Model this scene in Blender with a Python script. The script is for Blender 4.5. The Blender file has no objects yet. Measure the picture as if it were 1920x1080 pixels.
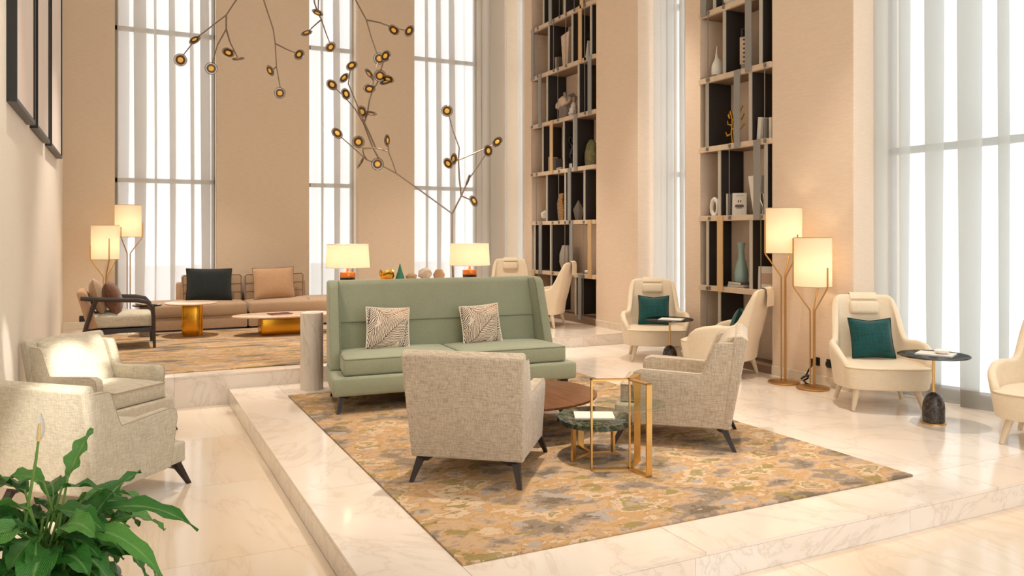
import bpy, bmesh, math, random
from mathutils import Vector, Matrix, Euler
R = math.radians
scene = bpy.context.scene
col = scene.collection
random.seed(7)

# ------------------------------------------------------------------ camera, world, exposure
cam_d = bpy.data.cameras.new('camera'); cam = bpy.data.objects.new('camera', cam_d); col.objects.link(cam)
cam_d.sensor_width = 36.0; cam_d.lens = 1492 / 1920 * 36
cam_d.shift_y = -(540 - 438) / 1920
cam.location = (0, 0, 1.6); cam.rotation_euler = (R(90), 0, -math.atan(732 / 1492))
cam_d.clip_end = 200; scene.camera = cam
w = bpy.data.worlds.new('sky'); scene.world = w; w.use_nodes = True
w.node_tree.nodes['Background'].inputs[0].default_value = (0.95, 0.98, 1.0, 1)
w.node_tree.nodes['Background'].inputs[1].default_value = 2.05
scene.view_settings.view_transform = 'Standard'; scene.view_settings.look = 'None'
scene.view_settings.exposure = 0.0; scene.view_settings.gamma = 1.0; scene.view_settings.use_curve_mapping = False

# key dimensions (metres); the camera stands 1.6 above the dais
LOW, PLAT, CEIL = -0.155, 0.16, 6.4
XL, XR, YB = -0.79, 6.65, 13.7

# downlights in the high ceiling: (x, y, watts, cone deg, target or None)
DOWN = [(2.9, 5.2, 1150, 46), (5.4, 5.4, 800, 50), (0.3, 6.8, 600, 52), (3.6, 8.6, 700, 60), (5.8, 8.6, 700, 50),
        (0.9, 11.2, 1500, 66), (4.9, 11.6, 1100, 62), (2.2, 2.4, 260, 60), (5.2, 2.2, 300, 60)]
SUN_PATCH = [((3.2, 3.0, 6.3), (-0.38, 7.95, 0.42), 9000, 2.3), ((3.4, 3.0, 6.3), (-0.14, 8.2, 0.64), 6000, 1.1),
          ((2.8, 1.8, 6.3), (-0.79, 7.25, 0.70), 4500, 1.5), ((0.1, 0.9, 6.3), (-0.50, 5.52, 0.32), 6800, 2.9)]  # added spots imitating sunlight on the left armchairs and left wall

# ------------------------------------------------------------------ helpers
def hexc(h):
    h = h.lstrip('#'); v = [int(h[i:i + 2], 16) / 255 for i in (0, 2, 4)]
    return tuple(c / 12.92 if c <= .04045 else ((c + .055) / 1.055) ** 2.4 for c in v) + (1,)

class NT:
    def __init__(s, name):
        s.m = bpy.data.materials.new(name); s.m.use_nodes = True; s.t = s.m.node_tree
        s.b = s.t.nodes['Principled BSDF']; s.out = s.t.nodes['Material Output']
    def n(s, typ, **kw):
        nd = s.t.nodes.new(typ)
        for k, v in kw.items():
            if k.startswith('_'): setattr(nd, k[1:], v)
            else: nd.inputs[k.replace('__', ' ')].default_value = v
        return nd
    def l(s, a, b): s.t.links.new(a, b)
    def ramp(s, fac, stops, interp='LINEAR'):
        r = s.t.nodes.new('ShaderNodeValToRGB'); r.color_ramp.interpolation = interp
        e = r.color_ramp.elements
        while len(e) > 1: e.remove(e[0])
        e[0].position, e[0].color = stops[0][0], stops[0][1]
        for p, c in stops[1:]:
            x = e.new(p); x.color = c
        s.l(fac, r.inputs[0]); return r
    def bump(s, h, strength, dist=.01):
        b = s.n('ShaderNodeBump', Strength=strength, Distance=dist); s.l(h, b.inputs['Height']); s.l(b.outputs[0], s.b.inputs['Normal'])
    def coord(s, scale=(1, 1, 1), rnd=False, kind='Object', rot=(0, 0, 0)):
        c = s.n('ShaderNodeTexCoord'); mp = s.n('ShaderNodeMapping'); mp.inputs['Scale'].default_value = scale; mp.inputs['Rotation'].default_value = rot
        s.l(c.outputs[kind], mp.inputs[0])
        if rnd:
            oi = s.n('ShaderNodeObjectInfo'); mu = s.n('ShaderNodeMath', _operation='MULTIPLY'); mu.inputs[1].default_value = 37.0
            s.l(oi.outputs['Random'], mu.inputs[0])
            cx = s.n('ShaderNodeCombineXYZ'); s.l(mu.outputs[0], cx.inputs[0]); s.l(mu.outputs[0], cx.inputs[2]); s.l(cx.outputs[0], mp.inputs['Location'])
        return mp.outputs[0]

def plain(name, hx, rough=.5, metal=0, coat=0, var=0.0, vscale=8, spec=.5):
    t = NT(name); c = hexc(hx)
    t.b.inputs['Base Color'].default_value = c; t.b.inputs['Roughness'].default_value = rough; t.b.inputs['Metallic'].default_value = metal
    t.b.inputs['Coat Weight'].default_value = coat; t.b.inputs['Specular IOR Level'].default_value = spec
    if var:
        nz = t.n('ShaderNodeTexNoise', Scale=vscale, Detail=4.0); t.l(t.coord(), nz.inputs['Vector'])
        lo = tuple(max(0, x * (1 - var)) for x in c[:3]) + (1,); hi = tuple(min(1, x * (1 + var)) for x in c[:3]) + (1,)
        r = t.ramp(nz.outputs[0], [(.3, lo), (.7, hi)]); t.l(r.outputs[0], t.b.inputs['Base Color'])
    return t.m

def fabric(name, hx, hx2, scale=260, bump=.25, rough=.9, big=.12):
    t = NT(name); v = t.coord(); a, b = hexc(hx), hexc(hx2)
    n1 = t.n('ShaderNodeTexNoise', Scale=scale, Detail=2.0); m1 = t.n('ShaderNodeMapping'); m1.inputs['Scale'].default_value = (1, 1, .12); t.l(v, m1.inputs[0]); t.l(m1.outputs[0], n1.inputs['Vector'])
    n2 = t.n('ShaderNodeTexNoise', Scale=scale, Detail=2.0); m2 = t.n('ShaderNodeMapping'); m2.inputs['Scale'].default_value = (.12, .12, 1); t.l(v, m2.inputs[0]); t.l(m2.outputs[0], n2.inputs['Vector'])
    ad = t.n('ShaderNodeMath', _operation='ADD'); t.l(n1.outputs[0], ad.inputs[0]); t.l(n2.outputs[0], ad.inputs[1])
    hf = t.n('ShaderNodeMath', _operation='MULTIPLY'); hf.inputs[1].default_value = .5; t.l(ad.outputs[0], hf.inputs[0])
    r = t.ramp(hf.outputs[0], [(.36, b), (.62, a)])
    n3 = t.n('ShaderNodeTexNoise', Scale=5.0, Detail=2.0); t.l(v, n3.inputs['Vector'])
    mx = t.n('ShaderNodeMixRGB', _blend_type='MULTIPLY'); mx.inputs[0].default_value = big
    t.l(r.outputs[0], mx.inputs[1]); t.l(n3.outputs[0], mx.inputs[2]); t.l(mx.outputs[0], t.b.inputs['Base Color'])
    t.b.inputs['Roughness'].default_value = rough; t.b.inputs['Sheen Weight'].default_value = .25; t.b.inputs['Specular IOR Level'].default_value = .2
    t.bump(hf.outputs[0], bump, .004); return t.m

def wallpaper(name, hx, hx2):
    t = NT(name); v = t.coord(scale=(1, 1, 1), kind='Object')
    m = t.n('ShaderNodeMapping'); m.inputs['Scale'].default_value = (4, 4, 55); t.l(v, m.inputs[0])
    n1 = t.n('ShaderNodeTexNoise', Scale=2.5, Detail=5.0, Roughness=.65); t.l(m.outputs[0], n1.inputs['Vector'])
    r = t.ramp(n1.outputs[0], [(.3, hexc(hx2)), (.7, hexc(hx))]); t.l(r.outputs[0], t.b.inputs['Base Color'])
    t.b.inputs['Roughness'].default_value = .85; t.b.inputs['Specular IOR Level'].default_value = .2; t.bump(n1.outputs[0], .12, .004); return t.m

def marble(name, base, tint, vein, rough=.16, scale=1.0, vstr=.55, stretch=(1, 1, 1)):
    t = NT(name); v = t.coord(scale=stretch, rnd=True, kind='Object')
    n0 = t.n('ShaderNodeTexNoise', Scale=1.3 * scale, Detail=6.0, Roughness=.6); t.l(v, n0.inputs['Vector'])
    r0 = t.ramp(n0.outputs[0], [(.35, hexc(base)), (.75, hexc(tint))])
    n1 = t.n('ShaderNodeTexNoise', Scale=1.7 * scale, Detail=9.0, Roughness=.62, Distortion=1.4); t.l(v, n1.inputs['Vector'])
    s1 = t.n('ShaderNodeMath', _operation='SUBTRACT'); s1.inputs[1].default_value = .5; t.l(n1.outputs[0], s1.inputs[0])
    ab = t.n('ShaderNodeMath', _operation='ABSOLUTE'); t.l(s1.outputs[0], ab.inputs[0])
    rv = t.ramp(ab.outputs[0], [(0, (vstr,) * 3 + (1,)), (.018, (vstr * .25,) * 3 + (1,)), (.06, (0, 0, 0, 1))])
    mx = t.n('ShaderNodeMixRGB'); t.l(rv.outputs[0], mx.inputs[0]); t.l(r0.outputs[0], mx.inputs[1]); mx.inputs[2].default_value = hexc(vein)
    t.l(mx.outputs[0], t.b.inputs['Base Color']); t.b.inputs['Roughness'].default_value = rough; return t.m

def wood(name, hx, hx2, scale=6, rough=.4, stretch=(1, 8, 8), coat=.2):
    t = NT(name); v = t.coord(scale=stretch)
    n = t.n('ShaderNodeTexNoise', Scale=scale, Detail=6.0, Roughness=.6, Distortion=.6); t.l(v, n.inputs['Vector'])
    r = t.ramp(n.outputs[0], [(.3, hexc(hx2)), (.7, hexc(hx))]); t.l(r.outputs[0], t.b.inputs['Base Color'])
    t.b.inputs['Roughness'].default_value = rough; t.b.inputs['Coat Weight'].default_value = coat; return t.m

def rugmat(name, sx=1.0, sy=2.2, seed=0):
    t = NT(name); v = t.coord(scale=(sx, sy, 1)); mp = t.n('ShaderNodeMapping'); mp.inputs['Location'].default_value = (seed, seed * .7, 0); t.l(v, mp.inputs[0])
    # ragged cloud patches: warped noise cut into flat tones
    wz = t.n('ShaderNodeTexNoise', Scale=5.0, Detail=4.0); t.l(mp.outputs[0], wz.inputs['Vector'])
    wm = t.n('ShaderNodeVectorMath', _operation='SCALE'); wm.inputs['Scale'].default_value = .22; t.l(wz.outputs['Color'], wm.inputs[0])
    wa = t.n('ShaderNodeVectorMath', _operation='ADD'); t.l(mp.outputs[0], wa.inputs[0]); t.l(wm.outputs[0], wa.inputs[1])
    n1 = t.n('ShaderNodeTexNoise', Scale=2.2, Detail=4.0, Roughness=.52); t.l(wa.outputs[0], n1.inputs['Vector'])
    r1 = t.ramp(n1.outputs[0], [(0, hexc('#85735f')), (.35, hexc('#9f8c78')), (.42, hexc('#b8a089')), (.455, hexc('#d0ad88')), (.51, hexc('#cba374')), (.57, hexc('#dcbf9f')), (.63, hexc('#ad9868')), (.67, hexc('#c2a88a'))], 'CONSTANT')
    n2 = t.n('ShaderNodeTexNoise', Scale=3.6, Detail=3.0, Roughness=.5); m2 = t.n('ShaderNodeMapping'); m2.inputs['Location'].default_value = (9, 4, 2); t.l(wa.outputs[0], m2.inputs[0]); t.l(m2.outputs[0], n2.inputs['Vector'])
    r2 = t.ramp(n2.outputs[0], [(0, (1, 1, 1, 1)), (.36, (0, 0, 0, 1))], 'CONSTANT')
    mx = t.n('ShaderNodeMixRGB'); t.l(r2.outputs[0], mx.inputs[0]); t.l(r1.outputs[0], mx.inputs[1]); mx.inputs[2].default_value = hexc('#b9aa9e')
    r3 = t.ramp(n2.outputs[0], [(0, (0, 0, 0, 1)), (.63, (1, 1, 1, 1))], 'CONSTANT')
    mx2 = t.n('ShaderNodeMixRGB'); t.l(r3.outputs[0], mx2.inputs[0]); t.l(mx.outputs[0], mx2.inputs[1]); mx2.inputs[2].default_value = hexc('#a8925f')
    # fine dark contour along the patch edges
    n3 = t.n('ShaderNodeTexNoise', Scale=3.4, Detail=4.0, Roughness=.55); m3 = t.n('ShaderNodeMapping'); m3.inputs['Location'].default_value = (3, 14, 5); t.l(wa.outputs[0], m3.inputs[0]); t.l(m3.outputs[0], n3.inputs['Vector'])
    sb = t.n('ShaderNodeMath', _operation='SUBTRACT'); sb.inputs[1].default_value = .46; t.l(n3.outputs[0], sb.inputs[0])
    ab = t.n('ShaderNodeMath', _operation='ABSOLUTE'); t.l(sb.outputs[0], ab.inputs[0])
    r4 = t.ramp(ab.outputs[0], [(0, (.55, .55, .55, 1)), (.007, (0, 0, 0, 1))], 'CONSTANT')
    mx3 = t.n('ShaderNodeMixRGB'); t.l(r4.outputs[0], mx3.inputs[0]); t.l(mx2.outputs[0], mx3.inputs[1]); mx3.inputs[2].default_value = hexc('#8a7050')
    pile = t.n('ShaderNodeTexNoise', Scale=160.0, Detail=2.0); t.l(v, pile.inputs['Vector'])
    mm = t.n('ShaderNodeMixRGB', _blend_type='MULTIPLY'); mm.inputs[0].default_value = .45; t.l(mx3.outputs[0], mm.inputs[1])
    rp = t.ramp(pile.outputs[0], [(.3, (.55, .55, .55, 1)), (.65, (1, 1, 1, 1))]); t.l(rp.outputs[0], mm.inputs[2])
    t.l(mm.outputs[0], t.b.inputs['Base Color']); t.b.inputs['Roughness'].default_value = .95; t.b.inputs['Specular IOR Level'].default_value = .1
    ah = t.n('ShaderNodeMath', _operation='ADD'); t.l(n1.outputs[0], ah.inputs[0]); t.l(pile.outputs[0], ah.inputs[1]); t.bump(ah.outputs[0], .5, .01); return t.m

def sheer(name, hx, transp=.5):
    t = NT(name); c = hexc(hx); t.t.nodes.remove(t.b)
    tr = t.n('ShaderNodeBsdfTransparent'); df = t.n('ShaderNodeBsdfDiffuse'); tl = t.n('ShaderNodeBsdfTranslucent')
    df.inputs[0].default_value = c; tl.inputs[0].default_value = c
    m1 = t.n('ShaderNodeMixShader'); m1.inputs[0].default_value = .5; t.l(df.outputs[0], m1.inputs[1]); t.l(tl.outputs[0], m1.inputs[2])
    m2 = t.n('ShaderNodeMixShader'); m2.inputs[0].default_value = 1 - transp; t.l(tr.outputs[0], m2.inputs[1]); t.l(m1.outputs[0], m2.inputs[2]); t.l(m2.outputs[0], t.out.inputs[0]); return t.m

def shade_mat(name, hx):
    t = NT(name); c = hexc(hx); t.t.nodes.remove(t.b)
    df = t.n('ShaderNodeBsdfDiffuse'); tl = t.n('ShaderNodeBsdfTranslucent'); df.inputs[0].default_value = c; tl.inputs[0].default_value = c
    m = t.n('ShaderNodeMixShader'); m.inputs[0].default_value = .42; t.l(df.outputs[0], m.inputs[1]); t.l(tl.outputs[0], m.inputs[2]); t.l(m.outputs[0], t.out.inputs[0]); return t.m

def glass(name, hx, transp=.85, rough=.02):
    t = NT(name); t.t.nodes.remove(t.b)
    tr = t.n('ShaderNodeBsdfTransparent'); tr.inputs[0].default_value = hexc(hx); gl = t.n('ShaderNodeBsdfGlossy'); gl.inputs['Roughness'].default_value = rough
    m = t.n('ShaderNodeMixShader'); m.inputs[0].default_value = 1 - transp; t.l(tr.outputs[0], m.inputs[1]); t.l(gl.outputs[0], m.inputs[2]); t.l(m.outputs[0], t.out.inputs[0]); return t.m

def emit(name, hx, s):
    t = NT(name); t.b.inputs['Base Color'].default_value = hexc(hx); t.b.inputs['Emission Color'].default_value = hexc(hx); t.b.inputs['Emission Strength'].default_value = s; return t.m

def leafprint(name):
    """palm fronds: slanted leaflets either side of a few spines"""
    t = NT(name); c0 = t.n('ShaderNodeTexCoord'); colr = None
    nz = t.n('ShaderNodeTexNoise', Scale=7.0, Detail=2.0); t.l(c0.outputs['Object'], nz.inputs['Vector'])
    sb = t.n('ShaderNodeVectorMath', _operation='SUBTRACT'); sb.inputs[1].default_value = (.5, .5, .5); t.l(nz.outputs['Color'], sb.inputs[0])
    sc = t.n('ShaderNodeVectorMath', _operation='SCALE'); sc.inputs['Scale'].default_value = .07; t.l(sb.outputs[0], sc.inputs[0])
    wa = t.n('ShaderNodeVectorMath', _operation='ADD'); t.l(c0.outputs['Object'], wa.inputs[0]); t.l(sc.outputs[0], wa.inputs[1])
    def m(op, a, b=None, c_=None):
        nd = t.n('ShaderNodeMath', _operation=op)
        for i, v in enumerate((a, b, c_)):
            if v is None: continue
            if isinstance(v, (int, float)): nd.inputs[i].default_value = v
            else: t.l(v, nd.inputs[i])
        return nd.outputs[0]
    base = t.n('ShaderNodeRGB'); base.outputs[0].default_value = hexc('#ecd8c2'); colr = base.outputs[0]
    for x0, z0, ang, L, W, hx in ((-.16, -.12, 62, .17, .075, '#5d4d3c'), (.12, .16, 20, .2, .09, '#b5875a'), (-.05, .12, -50, .2, .085, '#8a6a4a'), (.16, -.06, 75, .17, .07, '#4a4638'), (-.19, .08, 80, .16, .07, '#45423a'), (-.01, -.06, 40, .24, .11, '#6e5436')):
        mp = t.n('ShaderNodeMapping'); mp.vector_type = 'TEXTURE'; mp.inputs['Location'].default_value = (x0, 0, z0); mp.inputs['Rotation'].default_value = (0, R(-ang), 0); t.l(wa.outputs[0], mp.inputs[0])
        sp = t.n('ShaderNodeSeparateXYZ'); t.l(mp.outputs[0], sp.inputs[0]); u, v = sp.outputs['X'], m('ABSOLUTE', sp.outputs['Z'])
        uu = m('MULTIPLY', u, 1 / L); lim = m('MULTIPLY', m('SUBTRACT', 1.0, m('MULTIPLY', uu, uu)), W)
        mask = m('LESS_THAN', v, lim)
        ph = m('MULTIPLY', m('ADD', u, m('MULTIPLY', v, -1.3)), 260.0); ln = m('GREATER_THAN', m('SINE', ph), .25)
        spn = m('LESS_THAN', v, .003); fac = m('MULTIPLY', mask, m('MAXIMUM', ln, spn))
        bg = t.n('ShaderNodeMixRGB'); t.l(m('MULTIPLY', mask, .8), bg.inputs[0]); t.l(colr, bg.inputs[1]); bg.inputs[2].default_value = hexc('#efdfcc')
        mx = t.n('ShaderNodeMixRGB'); t.l(fac, mx.inputs[0]); t.l(bg.outputs[0], mx.inputs[1]); mx.inputs[2].default_value = hexc(hx); colr = mx.outputs[0]
    t.l(colr, t.b.inputs['Base Color']); t.b.inputs['Roughness'].default_value = .9; return t.m

def stripes(name, hx, hx2, freq):
    t = NT(name); wv = t.n('ShaderNodeTexWave', Scale=freq, Distortion=5.0, Detail=2.0); wv.bands_direction = 'Z'; t.l(t.coord(), wv.inputs['Vector'])
    r = t.ramp(wv.outputs[0], [(.45, hexc(hx)), (.55, hexc(hx2))]); t.l(r.outputs[0], t.b.inputs['Base Color']); t.b.inputs['Roughness'].default_value = .35; t.b.inputs['Metallic'].default_value = .3; return t.m

def leafmat(name, a, b):
    t = NT(name); c = t.n('ShaderNodeTexCoord'); wv = t.n('ShaderNodeTexWave', Scale=9.0, Distortion=2.0, Detail=2.0); t.l(c.outputs['UV'], wv.inputs['Vector'])
    r = t.ramp(wv.outputs[0], [(.2, hexc(a)), (.9, hexc(b))]); sx = t.n('ShaderNodeSeparateXYZ'); t.l(c.outputs['UV'], sx.inputs[0])
    m0 = t.n('ShaderNodeMath', _operation='SUBTRACT'); m0.inputs[1].default_value = .5; t.l(sx.outputs['Y'], m0.inputs[0]); m1 = t.n('ShaderNodeMath', _operation='ABSOLUTE'); t.l(m0.outputs[0], m1.inputs[0])
    rr = t.ramp(m1.outputs[0], [(0, (.75, .75, .75, 1)), (.035, (.25, .25, .25, 1)), (.07, (0, 0, 0, 1))]); mr = t.n('ShaderNodeMixRGB'); t.l(rr.outputs[0], mr.inputs[0]); t.l(r.outputs[0], mr.inputs[1]); mr.inputs[2].default_value = hexc('#9cc878'); r = mr
    t.l(r.outputs[0], t.b.inputs['Base Color']); t.b.inputs['Roughness'].default_value = .2
    t.b.inputs['Specular IOR Level'].default_value = .6; t.bump(wv.outputs[0], .6, .006)
    tl = t.n('ShaderNodeBsdfTranslucent'); t.l(r.outputs[0], tl.inputs[0]); mx = t.n('ShaderNodeMixShader'); mx.inputs[0].default_value = .2
    t.l(t.b.outputs[0], mx.inputs[1]); t.l(tl.outputs[0], mx.inputs[2]); t.l(mx.outputs[0], t.out.inputs[0]); return t.m

M = dict(
    wall_back=wallpaper('wall_back_cloth', '#e8d5bd', '#dec8ac'), wall_right=wallpaper('wall_right_cloth', '#f3dfca', '#ead2b9'),
    wall_left=wallpaper('wall_left_cloth', '#f8f1e6', '#f2e8da'), ceiling=plain('ceiling_paint', '#f3eee6', .9),
    marble=marble('floor_marble', '#f1e5d8', '#ecd9c6', '#bfa68c', .12, .7, .28, (1, .6, 1)), marble_low=marble('low_marble', '#eee0ce', '#e6ceb0', '#c39c6c', .10, .6, .22, (1.6, .35, 1)),
    marble_step=marble('step_marble', '#f0e7dc', '#ecdccc', '#ae9a84', .18, 1.0, .3), joint=plain('joint', '#b9a890', .7), skirting=plain('skirting_stone', '#eadcc8', .3, var=.06),
    frame=plain('window_metal', '#9a948a', .5), glass=glass('window_glass', '#ffffff', .95), sheer=sheer('sheer_voile', '#d8cfc3', .36), sheer_slot=sheer('sheer_voile_slot', '#dcdad4', .26), sheer_cool=sheer('sheer_voile_cool', '#d8dad6', .35),
    sheer_dense=sheer('dense_voile', '#e6e0d6', .12), hem=sheer('curtain_hem', '#a8a298', .1), parapet=plain('outside_render', '#f6f8fa', .9),
    linen=fabric('oatmeal_linen', '#d2c2ac', '#ad9b84', 150, .3), linen_pale_sunlit=fabric('pale_sunlit_linen', '#ddd3be', '#c0b49c', 150, .3), linen_edge=plain('piping_linen', '#b4a48e', .9),  # second linen: oatmeal paled for sunlight on left armchairs; own beige on platform seat
    sage=fabric('sage_wool', '#a5a88d', '#969a7f', 420, .12), sage_edge=plain('sage_piping', '#7d8069', .9), cream=fabric('cream_leather', '#f0dfc4', '#ebd6b8', 120, .05, .55, .05), cream_edge=plain('cream_piping', '#cfb690', .7),
    taupe=fabric('taupe_linen', '#c6a788', '#b29476', 300, .15), taupe_edge=plain('taupe_piping', '#8a7560', .9), blackcush=fabric('charcoal_velvet', '#2b3130', '#1f2424', 200, .1), tan=fabric('tan_linen', '#cda783', '#b8906b', 300, .2),
    teal=fabric('teal_velvet', '#0f5a58', '#0a4243', 60, .1, .7, .5), teal_edge=plain('teal_piping', '#06302f', .8), brownvel=fabric('brown_velvet', '#8a5f48', '#6d4836', 60, .1, .8, .4),
    leafprint=leafprint('leaf_print'), darkleg=plain('ebony_leg', '#2a211d', .35), darkwood=wood('dark_wood', '#3b302b', '#2a211e', 4, .4), walnut=wood('walnut', '#84532f', '#50301b', 5, .38, (7, .7, 6), .05), creamleg=plain('cream_leg', '#e6d2b4', .5),
    brass=plain('brass', '#e3b873', .34, 1.0, var=.06), brass_dk=plain('aged_brass', '#c49c66', .38, 1.0), goldfoil=plain('polished_brass', '#dba235', .24, 1.0), bronze=plain('bronze', '#8f7d6c', .4, .8),
    steel=plain('grey_metal', '#8d8a84', .4, .7), strapgrey=plain('grey_strap', '#96948e', .45, .2), strapgold=plain('champagne_strap', '#dcb988', .4, .4), shelfwood=plain('shelf_wood', '#dac3a8', .5, var=.08), shelfdark=plain('shelf_taupe', '#8a6f5a', .6),
    divblack=plain('divider_black', '#2e2825', .6), divedge=plain('divider_edge', '#c4bcb0', .45, .1), white=plain('matt_white', '#f2ece2', .6), plaster=plain('plaster', '#d8c3ac', .8, var=.12, vscale=20), stonegrey=plain('grey_stone', '#8d8078', .8, var=.25, vscale=30),
    blackgloss=plain('black_gloss', '#141313', .2), silver=plain('silver', '#d4d0c8', .15, 1.0), gold=plain('gold', '#d9a441', .2, 1.0), greenstone=marble('green_stone', '#6d7250', '#4e5a3c', '#c9a25a', .4, 9, .7), tiger=stripes('tiger_stripe', '#2a1a0c', '#d89a3c', 14),
    ribgrey=plain('grey_ceramic', '#a39a8e', .6), tealglass=plain('teal_glaze', '#9fb9b2', .15, coat=.4), page=plain('page', '#efe6d8', .8), bookpink=plain('book_pink', '#c9a890', .7), bookgrey=plain('book_grey', '#6f6a66', .7), bookwhite=plain('book_white', '#e9e1d5', .6), ink=plain('ink', '#4a3c34', .8),
    darkmarble=marble('dark_marble', '#2a2422', '#3a302c', '#8a7a6c', .12, 6, .5), greenmarble=marble('green_marble', '#17211b', '#333f2e', '#a9a682', .1, 4, .5), smoke=glass('smoked_glass', '#5c6468', .82), clear=glass('clear_glass', '#f2f7f4', .93),
    pedestal=marble('pedestal_marble', '#e6ddd0', '#cfc2b2', '#9a8d80', .25, 3, .4, (1, 1, .25)), stonetop=marble('stone_top', '#f0d8c2', '#e6c4a8', '#b98e6c', .25, 3, .4),
    shade=shade_mat('lamp_shade', '#fbeed6'), bulb=emit('bulb', '#ffe2a8', 6), amber=plain('amber_glass', '#d8741a', .12, .2, .6), core=emit('amber_core', '#e0aa48', .3), ring=plain('dark_ring', '#5a3f20', .3, .6), rim=glass('disc_rim', '#cfc2b4', .78),
    art=None, black=plain('frame_black', '#1e1a17', .4), socket=plain('socket_black', '#1b1a1a', .4), pot=plain('pot_ceramic', '#d9d2c6', .4), soil=plain('soil', '#3a2a1e', .95),
    leaf=leafmat('leaf_green', '#266a2a', '#5ba046'), leaf2=leafmat('leaf_light', '#3a8a34', '#8ac866'), stemg=plain('leaf_stalk', '#6d9440', .5), spathe=plain('spathe_white', '#f1ece4', .5), spadix=plain('spadix', '#e8c98a', .7))
def artmat():
    t = NT('abstract_print'); v = t.coord(scale=(1, 5, .35)); nz = t.n('ShaderNodeTexNoise', Scale=2.0, Detail=5.0); t.l(v, nz.inputs['Vector'])
    r = t.ramp(nz.outputs[0], [(.3, hexc('#f4efea')), (.5, hexc('#ece4dc')), (.62, hexc('#f6e4d8')), (.75, hexc('#f0ebe6'))]); t.l(r.outputs[0], t.b.inputs['Base Color']); t.b.inputs['Roughness'].default_value = .7; return t.m
M['art'] = artmat()

def rugs(): pass
M['rug'] = rugmat('rug_camouflage', 1.5, 2.1, 3); M['rug2'] = rugmat('rug_camouflage_far', .8, 2.6, 11)

def obj(name, bm, mat, parent=None, loc=(0, 0, 0), rot=(0, 0, 0), smooth=35, data=None):
    if data is None:
        me = bpy.data.meshes.new(name); bm.normal_update(); bm.to_mesh(me); bm.free()
        if smooth:
            me.polygons.foreach_set('use_smooth', [True] * len(me.polygons)); me.set_sharp_from_angle(angle=R(smooth))
        me.materials.append(M[mat] if isinstance(mat, str) else mat)
    else: me = data
    o = bpy.data.objects.new(name, me); col.objects.link(o); o.location = loc; o.rotation_euler = rot
    if parent: o.parent = parent
    return o
def tag(o, label, cat, group=None):
    o['label'] = label; o['category'] = cat
    if group: o['group'] = group
    return o
def thing(name, label, cat, loc=(0, 0, 0), rz=0, group=None):
    o = bpy.data.objects.new(name, None); col.objects.link(o); o.location = loc; o.rotation_euler = (0, 0, R(rz)); o.empty_display_size = .1
    return tag(o, label, cat, group)
def struct(o): o['kind'] = 'structure'; return o
def copytree(root, loc, rz, label, group=None):
    r = root.copy(); col.objects.link(r); r.location = loc; r.rotation_euler = (0, 0, R(rz)); r['label'] = label
    for ch in list(root.children):
        c = ch.copy(); col.objects.link(c); c.parent = r
        for g in ch.children:
            d = g.copy(); col.objects.link(d); d.parent = c
    return r

def nb(): return bmesh.new()
def box(bm, x0, x1, y0, y1, z0, z1, mtx=None):
    v = [bm.verts.new(p) for p in ((x0, y0, z0), (x1, y0, z0), (x1, y1, z0), (x0, y1, z0), (x0, y0, z1), (x1, y0, z1), (x1, y1, z1), (x0, y1, z1))]
    for f in ((3, 2, 1, 0), (4, 5, 6, 7), (0, 1, 5, 4), (1, 2, 6, 5), (2, 3, 7, 6), (3, 0, 4, 7)): bm.faces.new([v[i] for i in f])
    if mtx: bmesh.ops.transform(bm, matrix=mtx, verts=v)
    return bm
def B(*a): return box(nb(), *a)
def bev(bm, off, seg=3):
    bmesh.ops.bevel(bm, geom=list(bm.edges), offset=off, segments=seg, profile=.5, affect='EDGES', clamp_overlap=True); return bm
def RB(x0, x1, y0, y1, z0, z1, r=.02, seg=3): return bev(B(x0, x1, y0, y1, z0, z1), r, seg)
def prism(pts, axis, a0, a1, bm=None, off1=None):
    """polygon pts (2D) extruded along axis 0/1/2; the other two axes in order"""
    bm = bm or nb()
    def mk(p, a):
        q = [0, 0, 0]; o = [i for i in range(3) if i != axis]; q[axis] = a; q[o[0]] = p[0]; q[o[1]] = p[1]; return bm.verts.new(q)
    A = [mk(p, a0) for p in pts]; C = [mk(p, a1) for p in (off1 or pts)]; n = len(pts)
    bm.faces.new(A[::-1]); bm.faces.new(C)
    for i in range(n): bm.faces.new((A[i], A[(i + 1) % n], C[(i + 1) % n], C[i]))
    bmesh.ops.recalc_face_normals(bm, faces=list(bm.faces)); return bm
def tube(bm, pts, r, n=8, closed=False):
    pts = [Vector(p) for p in pts]; m = len(pts); rs = r if isinstance(r, (list, tuple)) else [r] * m
    rings = []; up = None
    for i, p in enumerate(pts):
        if closed: d = pts[(i + 1) % m] - pts[i - 1]
        else: d = pts[min(i + 1, m - 1)] - pts[max(i - 1, 0)]
        d.normalize()
        if up is None: up = d.orthogonal().normalized()
        up = (up - d * up.dot(d)); up = up.normalized() if up.length > 1e-6 else d.orthogonal().normalized()
        s = d.cross(up)
        rings.append([bm.verts.new(p + (up * math.cos(2 * math.pi * k / n) + s * math.sin(2 * math.pi * k / n)) * rs[i]) for k in range(n)])
    for i in range(m if closed else m - 1):
        a, b = rings[i], rings[(i + 1) % m]
        for k in range(n): bm.faces.new((a[k], a[(k + 1) % n], b[(k + 1) % n], b[k]))
    if not closed: bm.faces.new(rings[0][::-1]); bm.faces.new(rings[-1])
    bmesh.ops.recalc_face_normals(bm, faces=list(bm.faces)); return bm
def T(pts, r, n=8, closed=False): return tube(nb(), pts, r, n, closed)
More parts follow.
